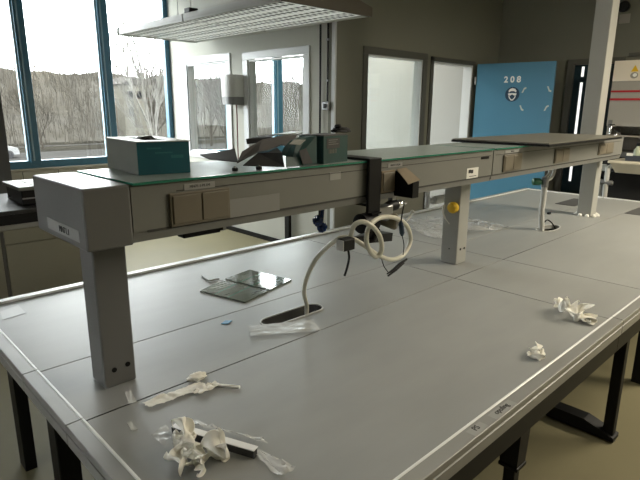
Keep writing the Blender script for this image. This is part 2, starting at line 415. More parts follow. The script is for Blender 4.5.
# round goggles-must-be-worn sign
def disc(name, u, z, r, m, parent, o0, o1, sx=1.0, sz=1.0, seg=32):
    b = MB(); A = []; B = []
    for k in range(seg):
        a = 2 * PI * k / seg
        A.append(b.bm.verts.new(dpt(u + r * sx * math.cos(a), z + r * sz * math.sin(a), o0)))
        B.append(b.bm.verts.new(dpt(u + r * sx * math.cos(a), z + r * sz * math.sin(a), o1)))
    b.bm.faces.new(A); b.bm.faces.new(B)
    for k in range(seg): b.bm.faces.new([A[k], A[(k + 1) % seg], B[(k + 1) % seg], B[k]])
    return b.build(name, m, parent)
sg = disc('goggles_sign', .512, 1.822, .092, M['navy'], d1, .0005, .002)
def dpoly(b, uz, o0, o1):
    A = [b.bm.verts.new(dpt(.512 + u, 1.822 + z, o0)) for u, z in uz]; B = [b.bm.verts.new(dpt(.512 + u, 1.822 + z, o1)) for u, z in uz]
    b.bm.faces.new(A); b.bm.faces.new(B); n = len(uz)
    for i in range(n): b.bm.faces.new([A[i], A[(i + 1) % n], B[(i + 1) % n], B[i]])
b = MB()
dpoly(b, [(-.046, .02), (-.05, .045), (-.034, .068), (0, .078), (.034, .068), (.05, .045), (.046, .02), (.036, .03), (.02, .04), (-.02, .04), (-.036, .03)], .0021, .003)
dpoly(b, [(-.055, .012), (-.05, -.012), (-.025, -.016), (-.006, -.004), (.006, -.004), (.025, -.016), (.05, -.012), (.055, .012), (0, .016)], .0021, .003)
dpoly(b, [(-.048, -.016), (-.040, -.045), (-.012, -.078), (.012, -.078), (.040, -.045), (.048, -.016), (.036, -.018), (.028, -.042), (.006, -.064), (-.006, -.064), (-.028, -.042), (-.036, -.018)], .0021, .003)
b.build('goggles_face', M['white_ink'], sg)
for (u, z, q) in ((.655, 1.875, 1), (.962, 1.880, -1), (.645, 1.648, -1), (.95, 1.652, 1)):
    b = MB(); c = []
    for (a, h) in ((-.028, -.036 * q), (-.008, -.034 * q), (.006, .004 * q), (.03, .018 * q), (.026, .036 * q), (-.002, .026 * q)): c.append((a, h))
    A = [b.bm.verts.new(dpt(u + a - .0, z + h, .0008)) for a, h in c]; B = [b.bm.verts.new(dpt(u + a, z + h, .0015)) for a, h in c]
    b.bm.faces.new(A); b.bm.faces.new(B)
    for i in range(6): b.bm.faces.new([A[i], A[(i + 1) % 6], B[(i + 1) % 6], B[i]])
    b.build('tape_scrap', M['tape'], d1)
f = MB().box(5.70, 5.75, 3.945, 3.969, 0, 2.25, .003).box(6.69, 6.695, 3.96, 3.969, 0, 2.2).box(5.70, 6.72, 3.945, 3.969, 2.2, 2.25, .003)
struct('trim_doorway', f, M['grey_frame'])
f = MB().box(5.751, 5.765, 3.971, 4.089, 0, 2.199).box(6.665, 6.689, 3.971, 4.10, 0, 2.199).box(5.765, 6.665, 3.971, 4.089, 2.18, 2.199)
struct('trim_doorway_lining', f, M['white_paint'])

# ------------------------------------------------------------------ narrow glazed door in the end wall
d2 = empty('door_2', (7.36, 2.63, 0), kind='structure')
MB().box(7.335, 7.43, 2.90, 2.98, 0, 2.26, .004).box(7.335, 7.43, 2.30, 2.36, 0, 2.26, .004).box(7.335, 7.43, 2.36, 2.90, 2.19, 2.26, .004).build('door_frame', M['dark_frame'], d2)
b = MB().box(7.38, 7.42, 2.365, 2.778, .01, 2.188).box(7.38, 7.42, 2.815, 2.898, .01, 2.188).box(7.38, 7.42, 2.778, 2.815, .01, .7).box(7.38, 7.42, 2.778, 2.815, 2.17, 2.188).box(7.38, 7.42, 2.778, 2.815, 1.975, 2.045)
b.build('door_leaf', M['teal_door'], d2)
MB().box(7.392, 7.402, 2.778, 2.815, .7, 1.975).box(7.392, 7.402, 2.778, 2.815, 2.045, 2.17).build('pane', M['slit'], d2)
struct('trim_end_wall', MB().box(7.335, 7.36, YS, 2.27, 2.26, 2.30, .004), M['dark_frame'])

# ------------------------------------------------------------------ desks
ZD = 0.74
def lip_prof(inner, sgn):
    return [(inner, .70), (inner, ZD + .001), (inner + sgn * .011, ZD + .011), (inner + sgn * .051, ZD + .010), (inner + sgn * .053, ZD + .008),
            (inner + sgn * .053, ZD - .012), (inner + sgn * .049, ZD - .014), (inner + sgn * .049, ZD - .018), (inner + sgn * .053, ZD - .020), (inner + sgn * .053, ZD - .055), (inner + sgn * .02, ZD - .055)]
G = 0.0028
def highlight_prof(inner, sgn): return [(inner + sgn * .0005, ZD + .0005), (inner + sgn * .0005, ZD + .009), (inner + sgn * .003, ZD + .0125), (inner + sgn * .008, ZD + .0128), (inner + sgn * .011, ZD + .0111), (inner + sgn * .009, ZD + .0095)]
def post_foot(b, x, y0, y1, posts):
    b.box(x - .03, x + .03, y0, y1, 0.0, .045, .006)
def desk(name_, x0, x1, row, label, legs, left=False, right=False):
    y0, y1 = (.685, 1.475) if row == 'near' else (1.885, 2.70)
    d = empty('lab_desk', ((x0 + x1) / 2, (y0 + y1) / 2, 0), label, 'desk', 'grey desks standing around the shelf spine')
    MB().box(x0 + G, x1 - G, y0 + G, y1 - G, ZD - .03, ZD, .0015).build('desktop', M['top'], d)
    if row == 'near': MB().prism(lip_prof(y0, -1), 'x', x0 + G - (.053 if left else 0), x1 - G + (.053 if right else 0)).build('edge_trim', M['alu'], d); MB().prism(highlight_prof(y0, -1), 'x', x0 + G - (.053 if left else 0), x1 - G + (.053 if right else 0)).build('edge_highlight', M['highlight_white'], d)
    else: MB().prism(lip_prof(y1, 1), 'x', x0 + G - (.053 if left else 0), x1 - G + (.053 if right else 0)).build('edge_trim', M['alu'], d); MB().prism(highlight_prof(y1, 1), 'x', x0 + G - (.053 if left else 0), x1 - G + (.053 if right else 0)).build('edge_highlight', M['highlight_white'], d)
    if left: MB().prism(lip_prof(x0, -1), 'y', y0 + G + .0005, y1 - G - .0005).build('edge_trim', M['alu'], d); MB().prism(highlight_prof(x0, -1), 'y', y0 + G + .0005, y1 - G - .0005).build('edge_highlight', M['highlight_white'], d)
    if right: MB().prism(lip_prof(x1, 1), 'y', y0 + G + .0005, y1 - G - .0005).build('edge_trim', M['alu'], d); MB().prism(highlight_prof(x1, 1), 'y', y0 + G + .0005, y1 - G - .0005).build('edge_highlight', M['highlight_white'], d)
    yo = y0 - .045 if row == 'near' else y1 + .045
    s = -1 if row == 'near' else 1
    ya, yb = (yo, yo + .04) if row == 'near' else (yo - .04, yo)
    f = MB().box(x0 + .002, x1 - .002, ya, yb, .60, ZD - .056)
    yc = y1 - .06 if row == 'near' else y0 + .02
    f.box(x0 + .002, x1 - .002, yc, yc + .04, .62, ZD - .031)
    xe = [x for x in legs]
    for x in (x0 + .02, x1 - .06): f.box(x, x + .04, min(ya, yc) + .041, max(yb, yc) - .001 + (.0 if row == 'near' else -.04), .62, ZD - .031)
    f.build('frame_beam', M['black_steel'], d)
    for lg in legs:
        lg(d)
    return d
def square_leg(x, y, w=.05, dpt_=.09, top=.62):
    def f(d): MB().box(x - w / 2, x + w / 2, y - dpt_ / 2, y + dpt_ / 2, 0, top, .004).build('leg', M['black_steel'], d)
    return f
def gusset_leg(x, y):
    def f(d):
        b = MB().box(x - .04, x + .04, y - .045, y + .045, 0, .62, .004)
        b.prism([(y - .045, .55), (y - .12, .62), (y - .045, .62)], 'x', x - .01, x + .01)
        b.build('leg', M['black_steel'], d)
    return f
def sleeve_leg(x, y):
    def f(d):
        l = MB().box(x - .021, x + .021, y - .021, y + .021, 0.012, .46, .004).build('leg', M['black_steel'], d)
        s = MB().hexa([(x - .032, y - .032, .43), (x + .032, y - .032, .43), (x + .032, y + .032, .43), (x - .032, y + .032, .43),
                   (x - .037, y - .037, .60), (x + .037, y - .037, .60), (x + .037, y + .037, .60), (x - .037, y + .037, .60)])
        s.box(x - .036, x + .036, y - .036, y + .036, .415, .43, .003)
        s.build('leg_sleeve', M['black_plastic'], l)
        MB().cyl((x, y, 0), (x, y, .012), .035, 20).build('glide', M['black_plastic'], l)
    return f
def c_frame(x, y0, y1):
    def f(d):
        MB().box(x - .024, x + .024, y0 - .02, y0 + .03, .02, .62, .004).build('leg', M['black_steel'], d)
        MB().box(x - .024, x + .024, y1 - .03, y1 + .02, .02, .62, .004).build('leg', M['black_steel'], d)
        b = MB().prism([(y0 - .03, .008), (y1 + .03, .008), (y1 + .03, .03), (y1 - .1, .075), (y0 + .12, .075), (y0 - .03, .03)], 'x', x - .04, x + .04)
        b.build('foot_bar', M['black_steel'], d)
        for y in (y0, y1): MB().cyl((x, y, 0), (x, y, .0079), .03, 20).build('glide', M['steel'], d)
    return f
desk('a', .47, 2.455, 'near', 'long grey near desk carrying the big tissue clump and the bright metal bar', [square_leg(.53, 1.42), square_leg(.53, .76), sleeve_leg(1.635, .70), sleeve_leg(1.62, 1.36)], left=True)
desk('b', 2.455, 3.0, 'near', 'narrow grey filler desk between the two long near desks, on a black foot bar frame', [c_frame(2.745, .69, 1.40)])
desk('c', 3.0, 5.93, 'near', 'long grey near desk stretching from the filler desk to the sink', [square_leg(3.5, .76), square_leg(3.5, 1.4), square_leg(5.85, .76), square_leg(5.85, 1.4)], right=True)
desk('d', .47, 2.455, 'far', 'long grey desk behind the shelf, carrying the green glass plates', [square_leg(.53, 2.50, .05, .09), gusset_leg(.55, 1.99), square_leg(2.3, 2.5), square_leg(2.3, 1.98)], left=True)
desk('e', 2.455, 3.0, 'far', 'narrow grey filler desk behind the middle shelf leg', [square_leg(2.745, 2.5), square_leg(2.745, 1.98)])
desk('f', 3.0, 5.93, 'far', 'long grey desk behind the shelf, carrying the crumpled plastic film near the blue door', [square_leg(3.5, 2.5), square_leg(3.5, 1.98), square_leg(5.85, 2.5), square_leg(5.85, 1.98)], right=True)

# spine boards between the rows of desks; the first one has a cable slot
def plate_with_hole(x0, x1, y0, y1, z0, z1, holes):
    cu = bpy.data.curves.new('tmp', 'CURVE'); cu.dimensions = '2D'; cu.fill_mode = 'BOTH'; cu.extrude = (z1 - z0) / 2
    for loop in [[(x0, y0), (x1, y0), (x1, y1), (x0, y1)]] + holes:
        s = cu.splines.new('POLY'); s.points.add(len(loop) - 1); s.use_cyclic_u = True
        for p, (x, y) in zip(s.points, loop): p.co = (x, y, 0, 1)
    t = bpy.data.objects.new('tmp', cu); col.objects.link(t); bpy.context.view_layer.update()
    me = bpy.data.meshes.new_from_object(t.evaluated_get(bpy.context.evaluated_depsgraph_get()))
    bpy.data.objects.remove(t); bpy.data.curves.remove(cu)
    me.transform(Matrix.Translation((0, 0, (z0 + z1) / 2)))
    b = MB(); b.bm.from_mesh(me); bpy.data.meshes.remove(me)
    return b
def capsule(cx, cy, L_, r, n=12):
    a = L_ / 2 - r
    return [(cx + a + r * math.cos(t), cy + r * math.sin(t)) for t in [(-PI / 2 + PI * k / n) for k in range(n + 1)]] + \
           [(cx - a + r * math.cos(t), cy + r * math.sin(t)) for t in [(PI / 2 + PI * k / n) for k in range(n + 1)]]
def ringloop(b, outer, inner, z0, z1):
    n = len(outer); O = [[b.bm.verts.new((x, y, z)) for x, y in outer] for z in (z0, z1)]; I = [[b.bm.verts.new((x, y, z)) for x, y in inner] for z in (z0, z1)]
    for i in range(n):
        j = (i + 1) % n
        b.bm.faces.new([O[0][i], O[0][j], O[1][j], O[1][i]]); b.bm.faces.new([I[0][j], I[0][i], I[1][i], I[1][j]])
        b.bm.faces.new([O[1][i], O[1][j], I[1][j], I[1][i]]); b.bm.faces.new([O[0][j], O[0][i], I[0][i], I[0][j]])
    return b
def spine(x0, x1, label, holes=(), rims=True):
    d = empty('spine_board', ((x0 + x1) / 2, 1.68, 0.2), label, 'tabletop', 'grey spine boards under the shelf')
    plate_with_hole(x0 + G, x1 - G, 1.475 + G, 1.885 - G, ZD - .03, ZD, [list(h) for h in holes]).build('board', M['top'], d)
    return d
slot = capsule(1.462, 1.682, .335, .047)
s1 = spine(.47, 2.455, 'grey spine board with an oval cable slot, between desks', [slot])
b = MB(); ringloop(b, capsule(1.462, 1.682, .343, .051), capsule(1.462, 1.682, .331, .045), ZD - .001, ZD + .004); b.build('slot_rim', M['pvc'], s1)
b = MB(); ringloop(b, capsule(1.462, 1.682, .3335, .0462), capsule(1.462, 1.682, .3295, .0442), .62, ZD - .0015); b.build('slot_shade_ring', M['grey_rubber'], s1)  # dark ring added to shade the slot's inner wall
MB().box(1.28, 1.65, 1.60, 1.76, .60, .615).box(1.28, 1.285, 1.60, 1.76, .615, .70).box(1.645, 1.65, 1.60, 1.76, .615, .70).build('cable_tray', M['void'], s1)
MB().prism(lip_prof(.47, -1), 'y', 1.475 + G, 1.885 - G).build('edge_trim', M['alu'], s1); MB().prism(highlight_prof(.47, -1), 'y', 1.475 + G, 1.885 - G).build('edge_highlight', M['highlight_white'], s1)
MB().box(.60, .66, 1.50, 1.56, 0, ZD - .031).build('leg', M['black_steel'], s1)
MB().box(2.3, 2.36, 1.50, 1.56, 0, ZD - .031).build('leg', M['black_steel'], s1)
s2 = spine(2.455, 3.0, 'short grey spine board under the middle shelf leg')
for x in (2.5, 2.9): MB().box(x, x + .05, 1.66, 1.71, 0, ZD - .031).build('leg', M['black_steel'], s2)
oval = [(4.085 + .155 * math.cos(2 * PI * k / 28), 1.665 + .065 * math.sin(2 * PI * k / 28)) for k in range(28)]
s3 = spine(3.0, 5.93, 'long grey spine board around the gas post and tall column', [oval])
b = MB(); ringloop(b, [(4.085 + .161 * math.cos(2 * PI * k / 28), 1.665 + .071 * math.sin(2 * PI * k / 28)) for k in range(28)], [(4.085 + .150 * math.cos(2 * PI * k / 28), 1.665 + .06 * math.sin(2 * PI * k / 28)) for k in range(28)], ZD - .001, ZD + .003); b.build('slot_rim', M['pvc'], s3)
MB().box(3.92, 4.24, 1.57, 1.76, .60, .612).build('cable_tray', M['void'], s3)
for x in (3.1, 5.8): MB().box(x, x + .05, 1.66, 1.71, 0, ZD - .031).build('leg', M['black_steel'], s3)
MB().prism(lip_prof(5.93, 1), 'y', 1.475 + G, 1.885 - G).build('edge_trim', M['alu'], s3); MB().prism(highlight_prof(5.93, 1), 'y', 1.475 + G, 1.885 - G).build('edge_highlight', M['highlight_white'], s3)
# labels stuck to the desk edges
def flat(name, pts, m, label=None, cat=None, group=None, th=.0006, parent=None):
    b = MB(); A = [b.bm.verts.new((p[0], p[1], p[2])) for p in pts]; B = [b.bm.verts.new((p[0], p[1], p[2] + th)) for p in pts]
    b.bm.faces.new(A); b.bm.faces.new(B); n = len(pts)
    for i in range(n): b.bm.faces.new([A[i], A[(i + 1) % n], B[(i + 1) % n], B[i]])
    o = b.build(name, m, parent)
    return tag(o, label, cat, group)

# ------------------------------------------------------------------ shelf (duct with legs and column)
XS0, XS1, YF, YB, ZB, ZTOP = .52, 4.86, 1.455, 1.865, 1.25, 1.42
sh = empty('service_shelf', (2.7, 1.66, ZD), 'long grey service shelf on legs spanning the desks, running into a tall column', 'shelf')
def duct(x0, x1, m):
    b = MB().prism([(YF, ZB + .034), (YF, ZTOP - .004), (YF + .004, ZTOP), (YB - .004, ZTOP), (YB, ZTOP - .004), (YB, ZB + .01), (YB - .01, ZB), (YF + .012, ZB), (YF + .004, ZB + .028), (YF + .004, ZB + .034)], 'x', x0, x1)
    return b.build('duct', m, sh)
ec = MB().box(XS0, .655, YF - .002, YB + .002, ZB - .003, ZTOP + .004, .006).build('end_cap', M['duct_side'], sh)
du1 = duct(.657, 2.725, M['duct']); du2 = duct(2.735, XS1, M['duct'])
MB().box(2.724, 2.736, YF + .006, YB - .01, ZB + .01, ZTOP - .006).build('joint', M['groove'], sh)
MB().box(.80, 2.70, YF - .0015, YF + .003, ZTOP - .030, ZTOP - .0275).box(2.76, 4.80, YF - .0015, YF + .003, ZTOP - .030, ZTOP - .0275).box(.70, 4.83, YF - .0005, YF + .003, ZB + .0275, ZB + .0345).build('cover_groove', M['groove'], sh)
MB().box(2.60, 2.68, YF - .003, YF - .0, ZTOP - .043, ZTOP - .031).build('black_clip', M['black_plastic'], sh)
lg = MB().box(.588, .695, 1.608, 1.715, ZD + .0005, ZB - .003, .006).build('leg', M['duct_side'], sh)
for p in ((.622, .80), (.668, .805)): MB().cyl((p[0], 1.6095, p[1]), (p[0], 1.606, p[1]), .0085, 16).build('hole_plug', M['black_plastic'], lg)
lg = MB().box(2.678, 2.784, 1.608, 1.718, ZD + .0005, ZB, .006).build('leg', M['leg_lit'], sh)
for p in ((2.715, .83), (2.757, .83)): MB().cyl((p[0], 1.6095, p[1]), (p[0], 1.606, p[1]), .007, 16).build('hole_plug', M['black_plastic'], lg)
MB().cyl((2.68, 1.66, .83), (2.676, 1.66, .83), .004, 12).build('hole_plug', M['black_plastic'], lg)
cl = MB().box(4.795, 4.915, 1.606, 1.725, ZD + .0005, ZB + .02, .006).build('leg', M['leg_lit'], sh)
MB().box(4.70, 4.848, 1.616, 1.744, ZTOP - .02, HC - .001, .006).build('column', M['leg_lit'], sh)
b = MB()
for i in range(9):
    a = i * .7; crumple_ball(b, (4.855 + .085 * math.cos(a), 1.66 + .085 * math.sin(a), ZD + .006), .018, i * 3.3, 2, base=ZD)
b.build('sealant', M['paper'], cl)
# switches, stickers
def plate(x0, x1, z0, z1, n, m=None, parent=sh):
    p = MB().box(x0, x1, YF - .010, YF - .0005, z0, z1, .003).build('socket_plate', m or M['beige_plate'], parent)
    w = (x1 - x0 - .012) / n
    for i in range(n):
        MB().box(x0 + .006 + i * w + .002, x0 + .006 + (i + 1) * w - .002, YF - .014, YF - .0095, z0 + .008, z1 - .008, .003).build('rocker', M['beige_light'] if m is None and n > 2 else M['beige_plate'], p)
    return p
plate(.772, .988, 1.283, 1.386, 2)
plate(1.765, 1.858, 1.283, 1.378, 1, M['card_tan'])
plate(2.842, 3.06, 1.291, 1.387, 2)
plate(3.53, 3.76, 1.295, 1.385, 2)
plate(4.31, 4.62, 1.305, 1.39, 2)
lb = MB().box(.992, 1.205, YF - .0015, YF - .0003, 1.281, 1.342).build('blank_sticker', mat('blank_label', (.27, .27, .26), .4), sh)
def sticker(x0, x1, z0, z1, txt, size, m=M['label']):
    s = MB().box(x0, x1, YF - .0018, YF - .0003, z0, z1).build('sticker', m, sh)
    text_mesh('lettering', txt, size, M['ink'], ((x0 + x1) / 2, YF - .002, (z0 + z1) / 2), (1, 0, 0), (0, 0, 1), s)
sticker(.827, .937, 1.390, 1.409, 'MN71.1-M.1M', .0125)
sticker(1.815, 1.915, 1.389, 1.406, 'MN71.1-M.2M', .0115)
sticker(2.86, 3.03, 1.394, 1.410, 'MN71.2', .012)
s = MB().box(2.465, 2.578, YF - .0018, YF - .0003, 1.284, 1.338).build('sticker', M['paper'], sh)
MB().box(2.480, 2.503, YF - .0026, YF - .0017, 1.312, 1.330).box(2.505, 2.525, YF - .0026, YF - .0017, 1.310, 1.328).box(2.49, 2.56, YF - .0026, YF - .0017, 1.293, 1.296).build('lettering', M['ink'], s)
MB().box(1.46, 1.52, YF - .0015, YF - .0003, 1.365, 1.395).build('sticker', M['label'], sh)
# sticker on the end cap
b = MB().box(XS0 - .0018, XS0 - .0002, 1.50, 1.76, 1.268, 1.302).build('sticker', M['label'], ec)
text_mesh('lettering', 'MN71.1', .026, M['ink'], (XS0 - .0022, 1.615, 1.284), (0, -1, 0), (0, 0, 1), b)
# red-brown plug at the far end
MB().lathe((XS1 + .004, 1.52, 1.335), (1, 0, 0), [(0, .05), (.01, .055), (.03, .055), (.036, .045)]).build('end_plug', M['maroon'], sh, smooth=True)

# glass tops
def glass_plate(x0, x1, label):
    g = empty('glass_plate', ((x0 + x1) / 2, 1.66, ZTOP), label, 'glass plate')
    MB().box(x0 + .003, x1 - .003, YF - .004, YB, ZTOP + .0015, ZTOP + .0075).build('glass_sheet', M['shelf_glass'], g)
    MB().box(x0 + .003, x1 - .003, YF - .010, YF - .0045, ZTOP + .0005, ZTOP + .0078).box(x0, x0 + .0025, YF - .010, YB, ZTOP + .0015, ZTOP + .0075).build('glass_edge', M['glass_edge'], g)
glass_plate(.66, 2.72, 'long green-edged glass plate lying on the shelf under the teal boxes')
glass_plate(2.74, 3.30, 'short green-edged glass plate reaching under the loose grey board')
# loose board with black edge on the far end of the shelf
bd = empty('loose_board', (3.75, 1.6, ZTOP + .01), 'grey board with black edge lying on the far end of the shelf', 'board')
MB().hexa([(3.065, 1.93, 1.4422), (3.09, 1.31, 1.4422), (4.44, 1.345, 1.4422), (4.44, 1.93, 1.4422), (3.065, 1.93, 1.449), (3.09, 1.31, 1.449), (4.44, 1.345, 1.449), (4.44, 1.93, 1.449)]).build('board_face', M['board'], bd)
MB().hexa([(3.06, 1.935, 1.4285), (3.086, 1.305, 1.4285), (4.442, 1.34, 1.4285), (4.442, 1.935, 1.4285), (3.06, 1.935, 1.4418), (3.086, 1.305, 1.4418), (4.442, 1.34, 1.4418), (4.442, 1.935, 1.4418)]).build('board_edging', M['black_plastic'], bd)

# ------------------------------------------------------------------ things on the shelf
ZG = ZTOP + .0082
def obox(o, ux, uy, w, d, z0, z1):
    """corner list of a box from a corner, two horizontal directions and sizes"""
    o = Vector(o); ux = Vector(ux).normalized(); uy = Vector(uy).normalized()
    q = [o, o + ux * w, o + ux * w + uy * d, o + uy * d]
    return [(p.x, p.y, z0) for p in q] + [(p.x, p.y, z1) for p in q]
bx = empty('glove_box', (.83, 1.72, ZG), 'intact teal carton with white open top on the glass nearest the shelf end', 'box')
O = Vector((.754, 1.601, 0)); ux = (Vector((.914, 1.564, 0)) - O).normalized(); uy = Vector((.030, .309, 0)).normalized()
W_, D_ = .166, .305
t = .002
MB().hexa(obox(O, ux, uy, W_, t, ZG, 1.530)).hexa(obox(O + uy * (D_ - t), ux, uy, W_, t, ZG, 1.530)).hexa(obox(O + ux * (W_ - t) + uy * t, ux, uy, t, D_ - 2 * t, ZG, 1.530)).build('carton_front', M['teal'], bx)
MB().hexa(obox(O + uy * (t + .0005), ux, uy, t, D_ - 2 * t - .001, ZG, 1.530)).build('carton_side_sheen', M['card_pale'], bx)  # pale colour stands in for the reflection on this teal face
lidp = []
O2 = O - ux * .004 - uy * .005
b = MB().hexa(obox(O2, ux, uy, W_ * .30, D_ + .01, 1.5305, 1.5335)).hexa(obox(O2 + ux * (W_ * .72), ux, uy, W_ * .28 + .008, D_ + .01, 1.5305, 1.5335))
b.hexa(obox(O2 + ux * (W_ * .30), ux, uy, W_ * .42, .06, 1.5305, 1.5335)).hexa(obox(O2 + ux * (W_ * .30) + uy * (D_ - .06), ux, uy, W_ * .42, .07, 1.5305, 1.5335))
b.build('carton_lid', M['card_white'], bx)
b = MB(); c = O + ux * (W_ * .5) + uy * (D_ * .5)
crumple_ball(b, (c.x, c.y, 1.518), .035, 4.4, 3, (1, 1.5, .7)); b.build('glove', M['black_plastic'], bx)
p0 = O + ux * .10 - uy * .0006
for (u0, u1, z0, z1) in ((.105, .145, 1.478, 1.488), (.03, .075, 1.508, 1.513), (.055, .11, 1.494, 1.498)):
    MB().hexa(obox(O + ux * u0 - uy * .0012, ux, uy, u1 - u0, .001, z0, z1)).build('faded_print', mat('faded_teal_print', (.03, .16, .17), .5), bx)

# standing teal carton with a label
b2 = empty('teal_carton', (1.5, 1.56, ZG), 'upright dark teal carton with grey label, standing beside the black clamp', 'box')
o_ = Vector((1.440, 1.470, 0)); u1 = Vector((1, .16, 0)).normalized(); v1 = Vector((-u1.y, u1.x, 0))
MB().hexa(obox(o_, u1, v1, .163, .12, ZG, 1.533)).build('carton_body', M['teal_dark'], b2)
MB().hexa(obox(o_ + u1 * .02 - v1 * .0015, u1, v1, .085, .0012, 1.485, 1.524)).build('carton_label', M['card_grey'], b2)
b = MB()
for k, (a, w_, z) in enumerate(((.03, .06, 1.516), (.03, .05, 1.508), (.03, .065, 1.500))): b.hexa(obox(o_ + u1 * a - v1 * .0022, u1, v1, w_, .0006, z, z + .0025))
for k in range(9): b.hexa(obox(o_ + u1 * (.03 + k * .006) - v1 * .0022, u1, v1, .0022 + .0012 * (k % 3), .0006, 1.466, 1.482))
b.build('carton_print', M['card_pale'], b2)
MB().hexa(obox(o_ + u1 * .004 - v1 * .0, u1, v1, .152, .112, 1.5335, 1.537)).build('carton_flap', M['card_grey'], b2)

# crushed teal carton lying in front of it
A = dict(a=(1.277,1.495,1.430), b=(1.281,1.478,1.431), c=(1.407,1.475,1.432), d=(1.411,1.480,1.535), e=(1.371,1.495,1.530), f=(1.326,1.495,1.519), g=(1.305,1.510,1.493), h=(1.289,1.515,1.465))
def back(p, dy): return (p[0] + dy * .05, p[1] + dy, p[2])
def zc(p): return (p[0], p[1], max(p[2], ZG + .002))
A = {k: zc(v) for k, v in A.items()}
cr = empty('crushed_carton', (1.3, 1.55, ZG), 'crushed dark green carton with torn open end, leaning against the upright carton', 'box')
m_ = dict((k, back(v, .035)) for k, v in A.items())
b = poly_sheet([[A['b'], A['c'], A['d'], A['e']], [A['b'], A['e'], A['f']], [A['a'], A['b'], A['f'], A['g'], A['h']],
    [A['d'], m_['d'], m_['e'], A['e']], [A['e'], m_['e'], m_['f'], A['f']], [A['f'], m_['f'], m_['g'], A['g']], [A['g'], m_['g'], m_['h'], A['h']]])
b.build('carton_body', M['teal_dark'], cr, solid=.003)
b = poly_sheet([[(1.320,1.455,1.436), (1.373,1.458,1.436), (1.341,1.462,1.494), (1.307,1.462,1.485)]]); b.build('inner_flap', M['card_dark'], cr, solid=.002)
b = poly_sheet([[(1.259,1.462,1.512), (1.310,1.460,1.507), (1.350,1.472,1.523), (1.297,1.478,1.526)]]); b.build('bent_flap', M['card_pale'], cr, solid=.002)

b = poly_sheet([[zc(p) for p in [(1.253,1.474,1.466), (1.324,1.471,1.462), (1.327,1.462,1.427), (1.245,1.462,1.431)]]]); b.build('front_flap', M['teal_dark'], cr, solid=.002)

# grey torn cardboard
cb = empty('torn_cardboard', (1.2, 1.68, ZG), 'sheet of grey torn cardboard folded over the glass beside the crushed carton', 'cardboard')
P1, P2, P3, P4, P5, P6, P7, P8, P9 = (1.104,1.565,1.447), (1.167,1.620,1.479), (1.307,1.680,1.515), (1.488,1.760,1.523), (1.570,1.770,1.520), (1.443,1.670,1.482), (1.379,1.650,1.494), (1.272,1.600,1.479), (1.210,1.580,1.479)
F = [[P1, P2, P3, P9], [P9, P3, P7, P8], [P3, P4, P5, P7], [P7, P5, P6]]
F = [[zc(p) for p in f] for f in F]
poly_sheet(F).build('cardboard_sheet', M['card_grey'], cb, solid=.004)
F = [[(1.289,1.760,1.515), (1.385,1.720,1.522), (1.390,1.720,1.506), (1.293,1.760,1.495)], [(1.289,1.760,1.515), (1.415,1.860,1.515), (1.471,1.800,1.524), (1.385,1.720,1.522)]]
poly_sheet(F).build('folded_edge', M['card_dark'], cb, solid=.004)
F = [[(1.447,1.790,1.527), (1.591,1.780,1.526), (1.724,1.900,1.529), (1.660,1.920,1.527)]]
poly_sheet(F).build('top_flap', M['card_pale'], cb, solid=.004)
F = [[(1.104,1.530,1.441), (1.185,1.548,1.479), (1.245,1.566,1.478), (1.317,1.600,1.488), (1.251,1.492,1.479), (1.238,1.464,1.433)]]
poly_sheet([[zc(p) for p in F[0]]]).build('under_flap_shade', M['void'], cb, solid=.003)  # black sheet painted in as the shadow under the cardboard
ds = poly_sheet([[zc(p) for p in f] for f in [[(1.160,1.900,1.450), (1.198,1.840,1.460), (1.127,1.720,1.445), (1.126,1.780,1.444)], [(1.198,1.840,1.460), (1.262,1.800,1.475), (1.147,1.620,1.444), (1.127,1.720,1.445)]]]).build('dark_card', M['card_dark'], None, solid=.004)
tag(ds, 'small dark folded card on the glass, pointing away from the torn cardboard', 'card')
# black blob on top: a crumpled black glove
b = MB(); crumple_ball(b, (1.670,1.600,1.545), .030, 8.1, 4, (1.5, 1, .6), base=1.5385); crumple_ball(b, (1.651,1.600,1.564), .014, 3.1, 3, (1, 1, .8), base=1.5385)
o = b.build('black_glove', M['black_plastic'], None, smooth=True, ang=30); tag(o, 'crumpled black glove on top of the upright teal carton', 'glove')
o.location.z = 1.5375
for k, (p, lab) in enumerate((((1.051,1.503,1.428), 'small black screw cap on the glass edge, nearer the intact carton'), ((1.140,1.486,1.428), 'small black screw cap on the glass edge, nearer the crushed carton'))):
    c = empty('screw_cap', p, lab, 'cap', 'black screw caps on the glass')
    MB().lathe(p, (0, 0, 1), [(0, .010), (.008, .011), (.012, .009)], 16).build('cap_body', M['black_plastic'], c)
    MB().lathe((p[0], p[1], p[2] + .0122), (0, 0, 1), [(0, .006), (.004, .005)], 16).build('cap_tip', M['chrome'], c)

